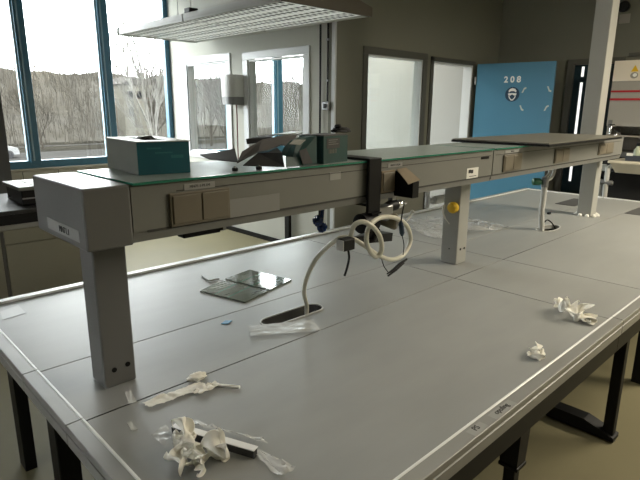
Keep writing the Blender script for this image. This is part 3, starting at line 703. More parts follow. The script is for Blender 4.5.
# ------------------------------------------------------------------ clamp, pump and hose hanging from the shelf front
ck = empty('clamp_stand', (1.71, 1.43, 1.20), 'black bar clamp hooked over the shelf, hanging down its front', 'clamp')
MB().box(1.662, 1.742, 1.428, YF - .0125, 1.21, 1.438, .004).build('clamp_bar', M['black_plastic'], ck)
MB().box(1.662, 1.742, 1.428, 1.66, ZG + .0005, ZG + .010, .003).build('clamp_hook', M['black_plastic'], ck)
b = MB(); pz = 1.232
b.hexa([(1.69, 1.46, pz), (1.757, 1.46, pz), (1.735, 1.72, pz - .003), (1.72, 1.72, pz - .003), (1.69, 1.46, pz + .012), (1.757, 1.46, pz + .012), (1.735, 1.72, pz + .002), (1.72, 1.72, pz + .002)])
b.build('clamp_jaw', M['black_plastic'], ck)
pm = empty('hose_pump', (1.72, 1.43, 1.0), 'small black pump with knobs hanging under the black clamp', 'pump')
b = MB().lathe((1.69, 1.455, 1.165), (1, 0, 0), [(-.05, .03), (-.045, .042), (.04, .042), (.05, .032)], 24); b.build('pump_body', M['black_plastic'], pm, smooth=True)
MB().box(1.68, 1.74, 1.42, 1.46, 1.203, 1.2095).build('pump_bracket', M['black_steel'], pm)
MB().box(1.68, 1.71, 1.43, 1.455, 1.08, 1.13).build('pump_post', M['black_steel'], pm)
MB().lathe((1.80, 1.425, 1.160), (.5, -1, 0), [(-.05, .016), (-.02, .024), (.018, .036), (.03, .036), (.036, .03)], 24).build('pump_knob', M['brass'], pm, smooth=True)
MB().lathe((1.735, 1.40, 1.185), (.2, -1, .2), [(-.01, .008), (.01, .012), (.02, .010)], 14).build('small_knob', M['steel'], pm, smooth=True)
MB().box(1.76, 1.86, 1.45, 1.50, 1.165, 1.222, .006).build('motor_housing', M['steel'], pm)
# black arm below
b = MB().hexa([(1.575,1.430,1.103), (1.689,1.430,1.079), (1.871,1.460,1.051), (1.859,1.570,1.071), (1.574,1.430,1.124), (1.687,1.430,1.114), (1.876,1.460,1.088), (1.858,1.570,1.091)])
b.build('pump_tray', M['black_plastic'], pm)
MB().cyl((1.695, 1.425, 1.09), (1.73, 1.43, 1.135), .012, 12).build('pump_strut', M['black_steel'], pm)
q = (1.436,1.340,1.136)
bb = empty('cable_box', q, 'little black box with white face dangling on the pale hose', 'connector')
MB().box(q[0] - .03, q[0] + .03, q[1] - .02, q[1] + .02, q[2] - .023, q[2] + .023, .004).build('box_body', M['black_plastic'], bb)
MB().box(q[0] - .034, q[0] - .0305, q[1] - .018, q[1] + .018, q[2] - .02, q[2] + .02).build('box_face', M['pvc'], bb)
MB().tube(smooth_pts([(q[0] + .012, q[1], q[2] - .0235), (1.455,1.340,1.077), (1.444,1.340,1.038), (1.431,1.340,1.009)]), .0045, 8).build('box_lead', M['black_plastic'], bb)
hp = [(1.545,1.682,.635), (1.545,1.682,.70), (1.546,1.680,.76), (1.493,1.640,0.850), (1.474,1.600,0.933), (1.460,1.530,1.031), (1.465,1.460,1.102), (1.487,1.410,1.140), (1.525,1.385,1.132), (1.570,1.360,1.100), (1.653,1.360,1.047), (1.761,1.370,1.004), (1.859,1.380,1.008), (1.916,1.390,1.061), (1.871,1.380,1.134), (1.771,1.360,1.185), (1.672,1.345,1.208),
      (1.597,1.335,1.205), (1.550,1.330,1.178), (1.538,1.325,1.129), (1.567,1.325,1.079), (1.599,1.320,1.059), (1.614,1.310,1.086), (1.595,1.305,1.143), (1.556,1.310,1.189), (1.514,1.325,1.213), (1.493,1.350,1.200), (1.499,1.370,1.164), (1.507,1.385,1.139)]
o = MB().tube(smooth_pts(hp, 8), .0098, 12).build('coiled_hose', M['hose'], None, smooth=True, ang=60)
tag(o, 'pale milky hose looping in coils below the shelf and down into the oval slot', 'hose')
# black probe lead with clip
o = empty('clip_lead', (1.814,1.420,0.934), 'thin black lead ending in a black clip below the hose coils', 'lead')
MB().tube(smooth_pts([(1.723,1.400,1.017), (1.745,1.400,0.971), (1.775,1.400,0.938)]), .0022, 6).build('wire', M['black_plastic'], o)
MB().tube([(1.794,1.420,0.920), (1.836,1.420,0.930), (1.899,1.430,0.943), (1.951,1.430,0.957)], [.003, .006, .008, .004], 8).tube([(1.789,1.410,0.914), (1.845,1.410,0.930), (1.916,1.420,0.946)], [.004, .005, .003], 8).build('clip', M['black_plastic'], o)
o = empty('sensor_lead', (1.743,1.310,1.148), 'thin lead with a dark blue sensor hanging inside the larger hose loop', 'sensor')
MB().tube(smooth_pts([(1.749,1.310,1.257), (1.738,1.310,1.212), (1.734,1.310,1.183)]), .003, 6).tube(smooth_pts([(1.745,1.310,1.126), (1.761,1.310,1.080), (1.758,1.310,1.037)]), .002, 6).build('wire', M['black_plastic'], o)
MB().tube([(1.733,1.310,1.188), (1.734,1.310,1.175), (1.744,1.310,1.135), (1.745,1.310,1.122)], [.005, .011, .011, .005], 10).build('sensor_body', mat('blue_black_plastic', (.01, .03, .06), .4), o)
# black open carton fixed on the shelf front
ob = empty('black_carton', (1.88, 1.40, 1.262), 'black open carton with tan cardboard lid hanging on the shelf front', 'box')
lb_, lf_ = (1.867,1.448,1.378), (1.806,1.335,1.330)
zl = lambda y: lf_[2] + (lb_[2] - lf_[2]) * (y - 1.335) / (1.448 - 1.335) - .006
MB().prism([(1.352, 1.262), (1.4525, 1.262), (1.4525, min(zl(1.4525), 1.386)), (1.44, min(zl(1.44), 1.386)), (1.352, zl(1.352))], 'x', 1.862, 1.905).build('carton_body', M['black_plastic'], ob)
b = poly_sheet([[(1.867,1.448,1.378), (1.935,1.448,1.381), (1.901,1.345,1.339), (1.806,1.335,1.330)]]); b.build('carton_lid', M['card_tan'], ob, solid=.003)
# gas cock fittings behind the carton
gc = empty('gas_cock', (1.93, 1.5, 1.2), 'black and chrome gas cock under the shelf, beside the black carton', 'tap')
MB().lathe((1.87, 1.50, 1.205), (1, .05, 0), [(0, .018), (.03, .026), (.07, .026), (.075, .02)], 18).build('cock_body', M['black_plastic'], gc, smooth=True)
MB().lathe((1.945, 1.503, 1.205), (1, .05, 0), [(0, .016), (.01, .021), (.03, .021), (.04, .012), (.075, .010)], 12).build('cock_nut', M['chrome'], gc, smooth=True)
MB().box(1.90, 1.925, 1.49, 1.515, 1.231, 1.2495).build('cock_mount', M['steel'], gc)
MB().tube(smooth_pts([(2.043,1.470,1.157), (2.041,1.480,1.166), (2.027,1.480,1.143), (1.997,1.480,1.123)]), .006, 8).build('cock_pipe', M['pvc'], gc)
gv = empty('white_valve', (2.2, 1.6, 1.2), 'white lever valve and short white pipe under the shelf, left of the yellow cap'.replace('left of', 'beside'), 'valve')
q = (2.687,1.840,1.068)
MB().cyl((q[0], q[1], q[2] - .02), (q[0], q[1], 1.2495), .013, 12).build('valve_stem', M['pvc'], gv)
MB().box(q[0] - .01, q[0] + .012, q[1] - .012, q[1] + .012, q[2] - .005, q[2] + .05, .004).build('valve_lever', M['white_paint'], gv)
MB().cyl((q[0] + .06, q[1], q[2] + .02), (q[0] + .34, q[1], q[2] + .02), .026, 18).cyl((q[0], q[1], q[2] + .02), (q[0] + .06, q[1], q[2] + .02), .012, 12).build('valve_pipe', M['pvc'], gv, smooth=True)
# yellow cap on the middle leg
yc = empty('yellow_cap', (2.67, 1.66, 1.07), 'yellow plastic cap with a pale strap on the middle shelf leg', 'cap')
q = (2.664,1.644,1.082)
MB().lathe((2.6765, q[1], q[2]), (-1, 0.0, .0), [(0, .032), (.02, .034), (.034, .026), (.040, .010)], 14).build('cap_body', M['yellow'], yc, smooth=True, ang=25)
MB().tube(smooth_pts([(2.660,1.703,1.090), (2.658,1.706,1.048), (2.664,1.693,1.013), (2.672,1.665,0.980)]), [.008] * 7 + [.006] * 6 + [.003] * 6, 8).build('cap_strap', M['paper'], yc, smooth=True)
# black power strip under the shelf
ps = empty('power_strip', (.96, 1.6, 1.2), 'black power strip fixed under the near end of the shelf', 'power strip')
q0 = (0.898,1.620,1.191); q1 = (1.049,1.620,1.191)
MB().box(q0[0], q1[0], 1.60, 1.645, 1.198, 1.222, .004).box(q0[0] + .09, q0[0] + .12, 1.60, 1.64, 1.222, 1.235).box(q1[0] - .012, q1[0] + .01, 1.60, 1.645, 1.205, 1.249).build('strip_body', M['black_plastic'], ps)
MB().box(q1[0] + .011, q1[0] + .03, 1.61, 1.64, 1.20, 1.249).build('strip_bracket', M['steel'], ps)
# blue plastic hanging
b = MB(); q = (1.537,1.600,1.170); q2 = (1.561,1.600,1.140)
crumple_ball(b, q, .024, 2.2, 4, (.9, .9, 1), .5, base=1.0); crumple_ball(b, q2, .022, 6.2, 4, (.9, .9, 1), .7, base=1.0)
b.tube([(q[0] + .02, 1.60, q[2]), (q[0] + .028, 1.60, 1.225), (q[0] + .029, 1.60, 1.246)], .009, 8)
o = b.build('blue_bag', M['blue_bag'], None); tag(o, 'dark blue crumpled plastic bag hanging under the shelf', 'plastic bag')

# ------------------------------------------------------------------ gas post on the spine
gp = empty('gas_post', (4.0, 1.69, .615), 'white gas post with green cap and twin outlets standing in the spine board', 'gas tap')
a = (3.995,1.680,0.753); bq = (3.968,1.680,1.072)
MB().tube(smooth_pts([(a[0], a[1], .6125), a, (3.964,1.680,0.882), (3.972,1.680,0.988), bq]), .021, 16).build('post', M['pvc'], gp, smooth=True)
MB().cyl((bq[0], bq[1], bq[2] + .0005), (bq[0], bq[1], bq[2] + .075), .026, 18).build('valve_block', M['steel'], gp, smooth=True)
c = (bq[0], bq[1], bq[2] + .04)
MB().lathe((c[0] - .022, c[1] + .021, c[2]), (-.72, .69, 0), [(0, .018), (.012, .027), (.058, .027), (.062, .022)], 18).build('green_cap', M['green_cap'], gp, smooth=True)
MB().tube(smooth_pts([(c[0] + .02, c[1], c[2] + .01), (c[0] + .10, c[1], c[2] + .02), (c[0] + .14, c[1] - .0, c[2] + .06), (c[0] + .15, c[1], 1.236)]), .013, 12).tube(smooth_pts([(c[0] + .0, c[1], c[2] + .03), (c[0] + .05, c[1], c[2] + .05), (c[0] + .07, c[1], c[2] + .08), (c[0] + .075, c[1], 1.236)]), .011, 12).build('outlet', M['pvc'], gp, smooth=True)
MB().tube(smooth_pts([(a[0] + .02, a[1], .78), (4.032,1.660,0.813), (4.107,1.650,0.780), (4.246,1.668,0.700)]), .005, 8).build('cable', M['black_plastic'], gp)
MB().box(a[0] + .02, a[0] + .05, a[1] - .04, a[1] - .02, .86, .875).build('clip', M['black_plastic'], gp)

# ------------------------------------------------------------------ things lying on the desks
ZL = ZD + .0005
def gplate(pts, label):
    g = empty('glass_tile', (sum(p[0] for p in pts) / 4, sum(p[1] for p in pts) / 4, ZL), label, 'glass plate', 'green glass plates on the desk')
    b = MB(); A = [(p[0], p[1], ZL) for p in pts] + [(p[0], p[1], ZL + .006) for p in pts]
    b.hexa(A).build('tile', M['green_glass'], g)
    c = Vector((sum(p[0] for p in pts) / 4, sum(p[1] for p in pts) / 4, 0))
    P = [Vector((p[0], p[1], 0)) for p in pts]
    for t_ in (.33, .62):
        s_ = P[0].lerp(P[3], t_); e_ = P[1].lerp(P[2], t_); w = (P[3] - P[0]).normalized() * .004
        MB().hexa([(s_.x, s_.y, ZL + .0062), (e_.x, e_.y, ZL + .0062), (e_.x + w.x, e_.y + w.y, ZL + .0062), (s_.x + w.x, s_.y + w.y, ZL + .0062), (s_.x, s_.y, ZL + .0068), (e_.x, e_.y, ZL + .0068), (e_.x + w.x, e_.y + w.y, ZL + .0068), (s_.x + w.x, s_.y + w.y, ZL + .0068)]).build('score_line', M['glass_edge'], g)
gplate([(1.321, 2.224), (1.499, 2.295), (1.569, 1.992), (1.393, 1.945)], 'darker green glass plate beside the little grey stick, behind the hose')
gplate([(1.524, 2.303), (1.719, 2.345), (1.772, 2.047), (1.585, 2.000)], 'brightly reflecting green glass plate next to the darker one, nearer the hose')
def stick(pts, r, m, name, label, cat):
    o = MB().tube(pts, r, 6).build(name, m, None); return tag(o, label, cat)
stick([(1.461, 2.43, ZL + .005), (1.440, 2.33, ZL + .005), (1.50, 2.325, ZL + .005)], .0045, M['label'], 'bent_stick', 'small pale bent stick beside the green glass plates', 'stick')
o = flat('blue_scrap', [(1.168, 1.808, ZL), (1.20, 1.825, ZL), (1.222, 1.805, ZL), (1.19, 1.788, ZL)], M['blue_scrap'], 'tiny blue plastic scrap on the spine board beside the oval slot', 'scrap', th=.003)
pts = [(1.233,1.706,0.740), (1.478,1.566,0.741), (1.422,1.458,0.741), (1.179,1.612,0.741)]
o = grid_sheet(pts, 24, 10, .004, 26, 4.0, .0048).build('tape_strip', M['film_thick'], None, smooth=True, ang=60); tag(o, 'strip of milky tape stuck below the oval slot', 'tape')
# tissues
def fold(b, c, r, seed, sq=(1, 1, 1), f=1.8, n=40):
    """a paper handkerchief crushed into overlapping folds"""
    V = []
    for i in range(n + 1):
        row = []
        for j in range(n + 1):
            u, v = i / n - .5, j / n - .5
            q = Vector((u * f + seed, v * f - seed * .7, seed * 1.3)); q2 = Vector((u * f * 2.6 + seed, v * f * 2.6, seed * 2.1))
            k = Vector([noise.noise(q + Vector((11.3 * t, 7.7 * t, 3.1 * t)), noise_basis='PERLIN_NEW') for t in (0, 1, 2)]) * 1.45
            k2 = Vector([noise.noise(q2 + Vector((5.3 * t, 9.1 * t, 2.7 * t)), noise_basis='PERLIN_NEW') for t in (0, 1, 2)]) * .8
            p = Vector((k.x * 1.5 + k2.x * .32 + u * 1.0, k.y * 1.5 + k2.y * .32 + v * 1.0, k.z * 1.5 + k2.z * .32 + .35))
            p = Vector((p.x * sq[0], p.y * sq[1], p.z * sq[2])) * r + Vector(c)
            p.y = max(p.y, .705 + .004 * k2.y)
            p.z = max(p.z, ZL + .0012 + .002 * abs(k2.x))
            row.append(b.bm.verts.new(p))
        V.append(row)
    for i in range(n):
        for j in range(n): b.bm.faces.new([V[i][j], V[i + 1][j], V[i + 1][j + 1], V[i][j + 1]])
def tissue(name, lobes, label, seed):
    b = MB()
    for i, (x, y, r, sq) in enumerate(lobes): fold(b, (x, y, ZL + r * sq[2] * .55), r, seed + i * 2.37, sq)
    o = b.build(name, M['tissue'], None, smooth=True, ang=75, solid=.0008)
    return tag(o, label, 'tissue')
tissue('crumpled_tissue', [(2.362, .862, .036, (1, 1, 1.25)), (2.35, .80, .044, (1.1, 1.2, .7)), (2.335, .745, .034, (1, 1.1, .55))], 'crumpled white tissue on the near desk edge by the cross seam', 11)
tissue('crumpled_tissue', [(1.856, .758, .038, (.9, 1.0, .95)), (1.85, .730, .026, (1, 1, .6))], 'small crumpled white tissue on the near desk edge, nearer the leg sleeve', 21)
tissue('crumpled_tissue', [(0.618, 1.146, 0.0299, (1, 1, 1.2)), (0.593, 1.111, 0.0282, (1, 1, 1)), (0.650, 1.062, 0.0299, (1, 1, 1.2)), (0.622, 1.056, 0.0282, (1, 1, 0.8)), (0.588, 1.071, 0.0246, (1, 1, 0.8)), (0.613, 1.096, 0.0299, (1, 1, 1))], 'big crumpled tissue clump leaning against the bright metal bar', 31)
# metal bar with square section
br = empty('metal_bar', (.70, 1.15, ZL), 'bright square metal bar lying beside the big tissue clump', 'bar')
p0 = Vector((0.624,1.241,0.741)); p1 = Vector((0.726,0.993,0.740)); dr = (p1 - p0).normalized(); pr = Vector((-dr.y, dr.x, 0))
if pr.x < 0: pr = -pr
MB().hexa(obox(p0, dr, pr, (p1 - p0).length, .016, ZL, ZL + .022)).build('bar_core', M['lamp_dark'], br)
MB().hexa(obox(p0 - pr * .001, dr, pr, (p1 - p0).length, .022, ZL + .0222, ZL + .025)).build('bar_top', mat('bar_glint_white', (.90, .90, .89), .3), br)  # glint on the metal painted as a white top
# clear film under/around the bar
o = grid_sheet([(0.792,1.044,0.740), (0.687,1.222,0.741), (0.699,1.259,0.741), (0.787,1.011,0.741)], 14, 6, .012, 30, 2.0, .003, .008).build('film_scrap', M['film_thick'], None, smooth=True); tag(o, 'crumpled milky film strip lying behind the bright metal bar', 'plastic film')
o = grid_sheet([(0.577,1.273,0.741), (0.635,1.295,0.741), (0.620,1.233,0.741), (0.579,1.202,0.741)], 8, 8, .006, 30, 7.0, .001, .004).build('film_scrap', M['film'], None, smooth=True); tag(o, 'clear film scrap at the tissue end of the bright metal bar', 'plastic film')
o = grid_sheet([(0.739,1.020,0.740), (0.759,1.002,0.741), (0.777,0.884,0.741), (0.722,0.890,0.741)], 14, 8, .012, 34, 5.0, .002, .006).build('film_scrap', M['film_thick'], None, smooth=True); tag(o, 'twisted milky film at the far end of the bright metal bar', 'plastic film')
# long torn tissue strips beside the near shelf leg
o = grid_sheet([(0.635,1.447,0.741), (0.836,1.436,0.741), (0.835,1.392,0.741), (0.640,1.403,0.741)], 26, 6, .010, 28, 3.0, .002, .006).build('tissue_strip', M['tissue'], None, smooth=True, ang=50); tag(o, 'long torn tissue strip lying along the seam in front of the near shelf leg', 'tissue')
b = MB(); crumple_ball(b, (0.843,1.467,0.748), .026, 1.2, 4, (1.3, .8, .5), .6, base=ZL)
o = b.build('tissue_scrap', M['tissue'], None, smooth=True, ang=28); tag(o, 'small tissue knot at the end of the long tissue strip', 'tissue')
o = grid_sheet([(0.779,1.393,0.741), (0.872,1.402,0.741), (0.878,1.369,0.741), (0.791,1.364,0.741)], 14, 6, .014, 34, 12.0, .002, .004).build('tissue_scrap', M['tissue'], None, smooth=True, ang=40); tag(o, 'folded tissue piece just in front of the tissue knot', 'tissue')
o = MB().tube(smooth_pts([(0.844,1.406,0.746), (0.872,1.372,0.745), (0.914,1.318,0.744)], 5), .005, 6).build('tissue_roll', M['tissue'], None); tag(o, 'thin rolled tissue spill pointing away from the folded tissue', 'tissue')
o = flat('tape_piece', [(0.554,1.375,0.741), (0.567,1.377,0.741), (0.563,1.325,0.741), (0.547,1.334,0.741)], M['film_thick'], 'tiny clear tape piece by itself between desk end and long tissue', 'tape', th=.002)
o = flat('tape_piece', [(0.626,1.554,0.741), (0.645,1.545,0.741), (0.629,1.468,0.741), (0.606,1.474,0.741)], M['film_thick'], 'clear tape piece stuck close to the foot of the near shelf leg', 'tape', th=.0008)
# plastic film on the far desk
pts = [(3.318,2.668,0.741), (3.922,2.395,0.741), (3.878,1.859,0.741), (3.129,2.102,0.741)]
o = grid_sheet(pts, 40, 30, .026, 9, 1.0, .002, .10).build('plastic_sheet', M['film'], None, smooth=True, ang=50); tag(o, 'large crumpled clear plastic sheet on the desk behind the middle shelf leg', 'plastic film')
# labels on desks
o = flat('paper_label', [(0.524,2.599,0.741), (0.608,2.640,0.741), (0.604,2.508,0.741), (0.508,2.488,0.741)], M['label'], 'pale paper label stuck on the far corner of the desk behind the near shelf leg', 'label')
def edge_label(px0, px1, txt, lab, m=M['label']):
    o = MB().box(px0, px1, .636, .674, ZD + .0102, ZD + .0108).build('edge_label', m, None)
    text_mesh('lettering', txt, .026, M['ink'], ((px0 + px1) / 2, .655, ZD + .0110), (1, 0, 0), (0, 1, 0), o)
    return tag(o, lab, 'label', 'labels on the near desk edge')
edge_label(1.225, 1.30, 'PS', 'small label reading PS on the near desk edge')
edge_label(1.345, 1.475, 'opuling', 'longer lettered label on the near desk edge, next to the PS label')
# drip trough mat at the far end
tr = MB().box(5.19, 5.60, 1.20, 1.46, ZL, ZL + .004, .002).build('rubber_mat', M['grey_rubber'], None); tag(tr, 'dark grey rubber mat on the near desk in front of the sink', 'mat')
tr = MB().box(5.22, 5.68, 1.90, 2.09, ZL, ZL + .004, .002).build('rubber_mat', M['grey_rubber'], None); tag(tr, 'dark grey rubber mat beside the column foot, on the blue door side', 'mat')

# ------------------------------------------------------------------ lamp
lp = empty('ceiling_lamp', (3.4, 4.88, 2.44), 'long pale louvred lamp hanging from the ceiling above the window side', 'lamp')
LX0, LX1, LY0, LY1, LZ = 2.885, 3.925, 3.40, 6.40, 2.44
def wing(x0, x1, n=4):
    """cross-section of the lamp body, scalloped underneath"""
    top = [(x0, LZ + .03), (x0, LZ + .075), (x0 + .18, LZ + .115), (x1 - .18, LZ + .115), (x1, LZ + .075), (x1, LZ + .03)]
    return top
for ya, yb in ((LY0 + .02, 4.91), (4.93, LY1 - .02)):
    fx = MB().prism(wing(LX0, LX1), 'y', ya, yb).build('fixture', M['lamp_white'], lp, smooth=True, ang=30)
    MB().box(LX0 + .03, LX1 - .03, ya + .01, yb - .01, LZ + .0245, LZ + .0295).build('dark_backing', M['lamp_dark'], fx)  # dark plate stands in for the shade behind the louvre openings
    for xa in (LX0, LX1 - .028): MB().box(xa, xa + .028, ya, yb, LZ + .004, LZ + .0295, .003).build('side_rail', M['lamp_white'], fx)
    nb = 4; w = (LX1 - LX0 - .06) / nb
    for k in range(nb):
        xa = LX0 + .03 + k * w; xb = xa + w - .004; h0 = (xb - xa)
        b = MB()
        for u in (0, .43, .86): b.box(xa + h0 * u, xa + h0 * (u + .14), ya + .005, yb - .005, LZ + .0185, LZ + .0205)
        b.box(xa, xa + .012, ya + .005, yb - .005, LZ + .010, LZ + .0184)
        n = 20
        for j in range(n):
            y = ya + .006 + (yb - ya - .042) * j / (n - 1)
            for u in (.14, .57): b.box(xa + h0 * u + .0003, xa + h0 * (u + .29) - .0003, y, y + .028, LZ + .0187, LZ + .0203)
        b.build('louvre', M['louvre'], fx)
for ya in (LY0, LY1 - .02):
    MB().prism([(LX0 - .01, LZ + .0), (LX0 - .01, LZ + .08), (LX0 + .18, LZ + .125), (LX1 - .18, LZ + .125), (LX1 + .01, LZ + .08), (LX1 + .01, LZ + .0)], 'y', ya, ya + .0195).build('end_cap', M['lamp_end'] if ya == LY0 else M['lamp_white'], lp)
MB().box(3.30, 3.50, LY0 + .1, LY1 - .1, LZ + .116, LZ + .17, .004).build('mounting_rail', M['lamp_white'], lp)
MB().box(3.36, 3.58, 3.62, 4.3, LZ + .171, LZ + .22, .004).build('ballast', M['black_plastic'], lp)
for y in (3.9, 5.9):
    w_ = MB().tube([(3.40, y, LZ + .2), (3.40, y, HC - .0005)], .004, 6).build('suspension_wire', M['steel'], lp)
    MB().box(3.36, 3.44, y - .03, y + .03, LZ + .171 if y > 5 else LZ + .221, LZ + .20 if y > 5 else LZ + .25).build('wire_clip', M['steel'], w_)
MB().box(2.98, 3.08, 4.95, 5.05, LZ + .09, LZ + .15, .006).build('cable_gland', M['black_plastic'], lp)
MB().tube([(3.03, 5.0, LZ + .15), (3.03, 5.0, HC - .0005)], .005, 6).build('flex', M['pvc'], lp)

# ------------------------------------------------------------------ partition fittings
ds_ = empty('wall_dispenser', (3.97, 5.66, 1.66), 'white rounded dispenser on the partition between two inner windows', 'dispenser')
prof = [(-.19, .055), (-.19, .0), (.19, .0), (.19, .055)]
pl = [(4.049, 5.545), (3.93, 5.545), (3.885, 5.565), (3.86, 5.61), (3.86, 5.745), (3.885, 5.79), (3.93, 5.81), (4.049, 5.81)]
MB().prism(pl, 'z', 1.76, 2.02).build('dispenser_cover', M['pvc'], ds_, smooth=True, ang=50)
pl2 = [(4.049, 5.55), (3.935, 5.55), (3.89, 5.57), (3.865, 5.613), (3.865, 5.742), (3.89, 5.785), (3.935, 5.805), (4.049, 5.805)]
MB().prism(pl2, 'z', 1.665, 1.758).build('dispenser_base', M['duct_side'], ds_, smooth=True, ang=50)
MB().tube([(4.0, 5.64, 1.664), (4.0, 5.64, 0.3)], .008, 8).build('drain_tube', M['maroon'], ds_)
MB().tube([(3.99, 5.72, 2.021), (3.99, 5.72, 2.06)], .012, 8).build('top_nozzle', M['pvc'], ds_)
o = MB().tube([(4.045, 4.19, .02), (4.045, 4.19, HC - .001)], .011, 10).build('conduit', M['black_plastic'], None); tag(o, 'black cable conduit running up the partition, nearer the inner windows', 'conduit', 'conduits on the partition end')
sw = empty('switch_conduit', (4.045, 4.06, 1.58), 'black conduit with a small chrome switch at the partition corner', 'switch')
MB().tube([(4.041, 4.075, 1.70), (4.041, 4.075, HC - .001)], .010, 10).build('conduit', M['black_plastic'], sw)
MB().box(4.02, 4.0455, 4.045, 4.14, 1.61, 1.70, .008).build('switch_box', M['steel'], sw)
MB().box(4.012, 4.0195, 4.07, 4.11, 1.63, 1.68, .003).build('rocker', M['black_plastic'], sw)
b = MB()
for z in (1.9, 2.3): b.box(4.03, 4.0495, 4.06, 4.09, z, z + .02)
b.build('conduit_clip', M['steel'], sw)
o = MB().box(4.005, 4.045, 4.665, 4.745, 0, 1.0, .004).build('steel_post', M['black_steel'], None); tag(o, 'black steel post standing against the white partition under the inner window', 'post')
struct('baseboard_partition', MB().box(4.055, 4.069, 4.10, 7.25, 0, .06, .002), M['black_plastic'])

# ------------------------------------------------------------------ island bench by the window
bn = empty('bench_cabinet', (1.0, 5.3, 0), 'dark-topped cabinet bench standing before the window, beyond the desks', 'cabinet')
BX0, BX1, BY0, BY1 = -1.6, 1.93, 4.85, 5.85
MB().box(BX0, BX1, BY0 + .02, BY1, .0, .64).build('body', M['cab_cream'], bn)
MB().box(BX0 - .02, BX1 + .02, BY0 - .005, BY1 + .02, .765, .80, .004).build('worktop', M['black_top'], bn)
MB().box(BX0, BX1, BY0 + .01, BY1 - .01, .68, .7645).build('apron', M['black_plastic'], bn)
MB().box(BX0 - .0, BX1 + .0, BY0 - .0, BY1 - .0, .6405, .6795, .003).build('rail', M['duct'], bn)
for i, x in enumerate((-1.58, -.70, .18, 1.085)):
    x1 = x + .86 if i < 3 else 1.92
    if i < 3: x1 = (-.71, .17, 1.055)[i]
    MB().box(x, x1, BY0, BY0 + .0185, .52, .638, .003).build('drawer', M['cab_cream'], bn)
    MB().box(x, x1, BY0, BY0 + .0185, .06, .512, .003).build('door', M['cab_cream'], bn)
MB().box(1.058, 1.082, BY0 + .004, BY0 + .0195, .06, .63).build('door_gap', M['groove'], bn)
pr = empty('desktop_printer', (1.5, 5.25, .80), 'black boxy device with pale top on the dark bench', 'device')
MB().box(1.30, 1.68, 5.02, 5.49, .8005, .93, .012).build('device_body', M['black_plastic'], pr)
MB().box(1.275, 1.70, 4.995, 5.51, .9305, .965, .008).build('device_top', M['card_pale'], pr)
MB().box(1.30, 1.68, 5.012, 5.0195, .855, .866).build('device_slot', M['steel'], pr)
MB().box(1.40, 1.66, 5.06, 5.42, .9652, .969).build('device_paper', M['paper'], pr)
MB().cyl((1.2955, 5.35, .85), (1.27, 5.35, .85), .012, 12).build('device_knob', M['chrome'], pr)

# ------------------------------------------------------------------ fume hood and sink at the end wall
fh = empty('fume_hood', (7.1, 1.3, 0), 'cream and grey fume hood with two red stripes against the end wall', 'fume hood')
HX, HY0, HY1 = 6.9, .35, 2.27
MB().box(HX, HX + .03, HY0, HY1, 1.955, 2.18, .003).build('top_panel', M['hood_cream'], fh)
MB().box(HX + .005, HX + .03, HY0, HY1, 1.45, 1.9545).build('sash_panel', M['hood_grey'], fh)
MB().box(HX + .0, HX + .0045, HY0, HY1, 1.832, 1.852).build('red_stripe', M['red'], fh)
MB().box(HX + .0, HX + .0045, HY0, HY1, 1.742, 1.765).build('red_stripe', M['red'], fh)
MB().box(HX + .031, 7.355, HY1 - .03, HY1, 0.9, 2.18).box(HX + .031, 7.355, HY0, HY0 + .03, .9, 2.18).box(HX + .031, 7.355, HY0 + .03, HY1 - .03, 2.15, 2.18).build('side_panel', M['hood_grey'], fh)
b = MB().box(7.32, 7.355, HY0 + .03, HY1 - .03, 1.16, 2.15); b.build('back_panel', M['hood_inside'], fh)
MB().box(HX + .031, 7.315, HY0 + .031, HY1 - .031, 1.33, 1.345).build('inner_ledge', M['hood_inside'], fh)
MB().box(HX - .02, 7.315, HY0 + .031, HY1 - .031, 1.10, 1.155, .004).build('work_surface', M['grey_rubber'], fh)
MB().box(HX + .02, 7.30, HY0, HY1, 0, 1.099).build('base_cabinet', M['void'], fh)
sg_ = MB().prism([(2.088, 2.055), (2.008, 2.055), (2.048, 2.125)], 'x', HX - .003, HX - .0005).build('warning_triangle', M['yellow'], fh)
b = MB().prism([(2.048 + .04 * math.cos(2 * PI * k / 20), 2.015 + .035 * math.sin(2 * PI * k / 20)) for k in range(20)], 'x', HX - .0028, HX - .0004); b.build('round_emblem', M['hood_grey'], fh)
b = MB().prism([(2.041 + .022 * math.cos(2 * PI * k / 16), 2.018 + .02 * math.sin(2 * PI * k / 16)) for k in range(16)], 'x', HX - .0035, HX - .0029); b.build('emblem_mark', M['white_ink'], fh)
MB().box(HX - .0, HX + .0045, 2.21, 2.255, 1.44, 1.52, .002).build('switch_plate', M['duct_side'], fh)
def faucet(p, label, s=1.0):
    f = empty('chrome_faucet', p, label, 'faucet', 'chrome faucets at the fume hood')
    x, y, z = p
    MB().tube(smooth_pts([(x, y, z), (x - .06 * s, y, z + .01), (x - .10 * s, y + .01, z), (x - .11 * s, y + .01, z - .07 * s)]), .014, 10).build('spout', M['chrome'], f, smooth=True)
    MB().box(x - .05 * s, x - .02 * s, y - .01, y + .05, z + .022, z + .035).build('lever', M['chrome'], f)
q = (6.899,2.172,1.429); faucet((6.8985, q[1], q[2] + .01), 'chrome faucet on the hood front beside the column, higher one')
q = (6.899,2.109,1.362); faucet((6.8985, q[1], q[2] - .0), 'chrome faucet on the hood front, lower one further from the column')
gt = empty('plastic_tray', (6.550,1.860,1.210), 'dark tray of pale green bottles behind the end of the shelf', 'tray')
q = (6.550,1.864,1.166)
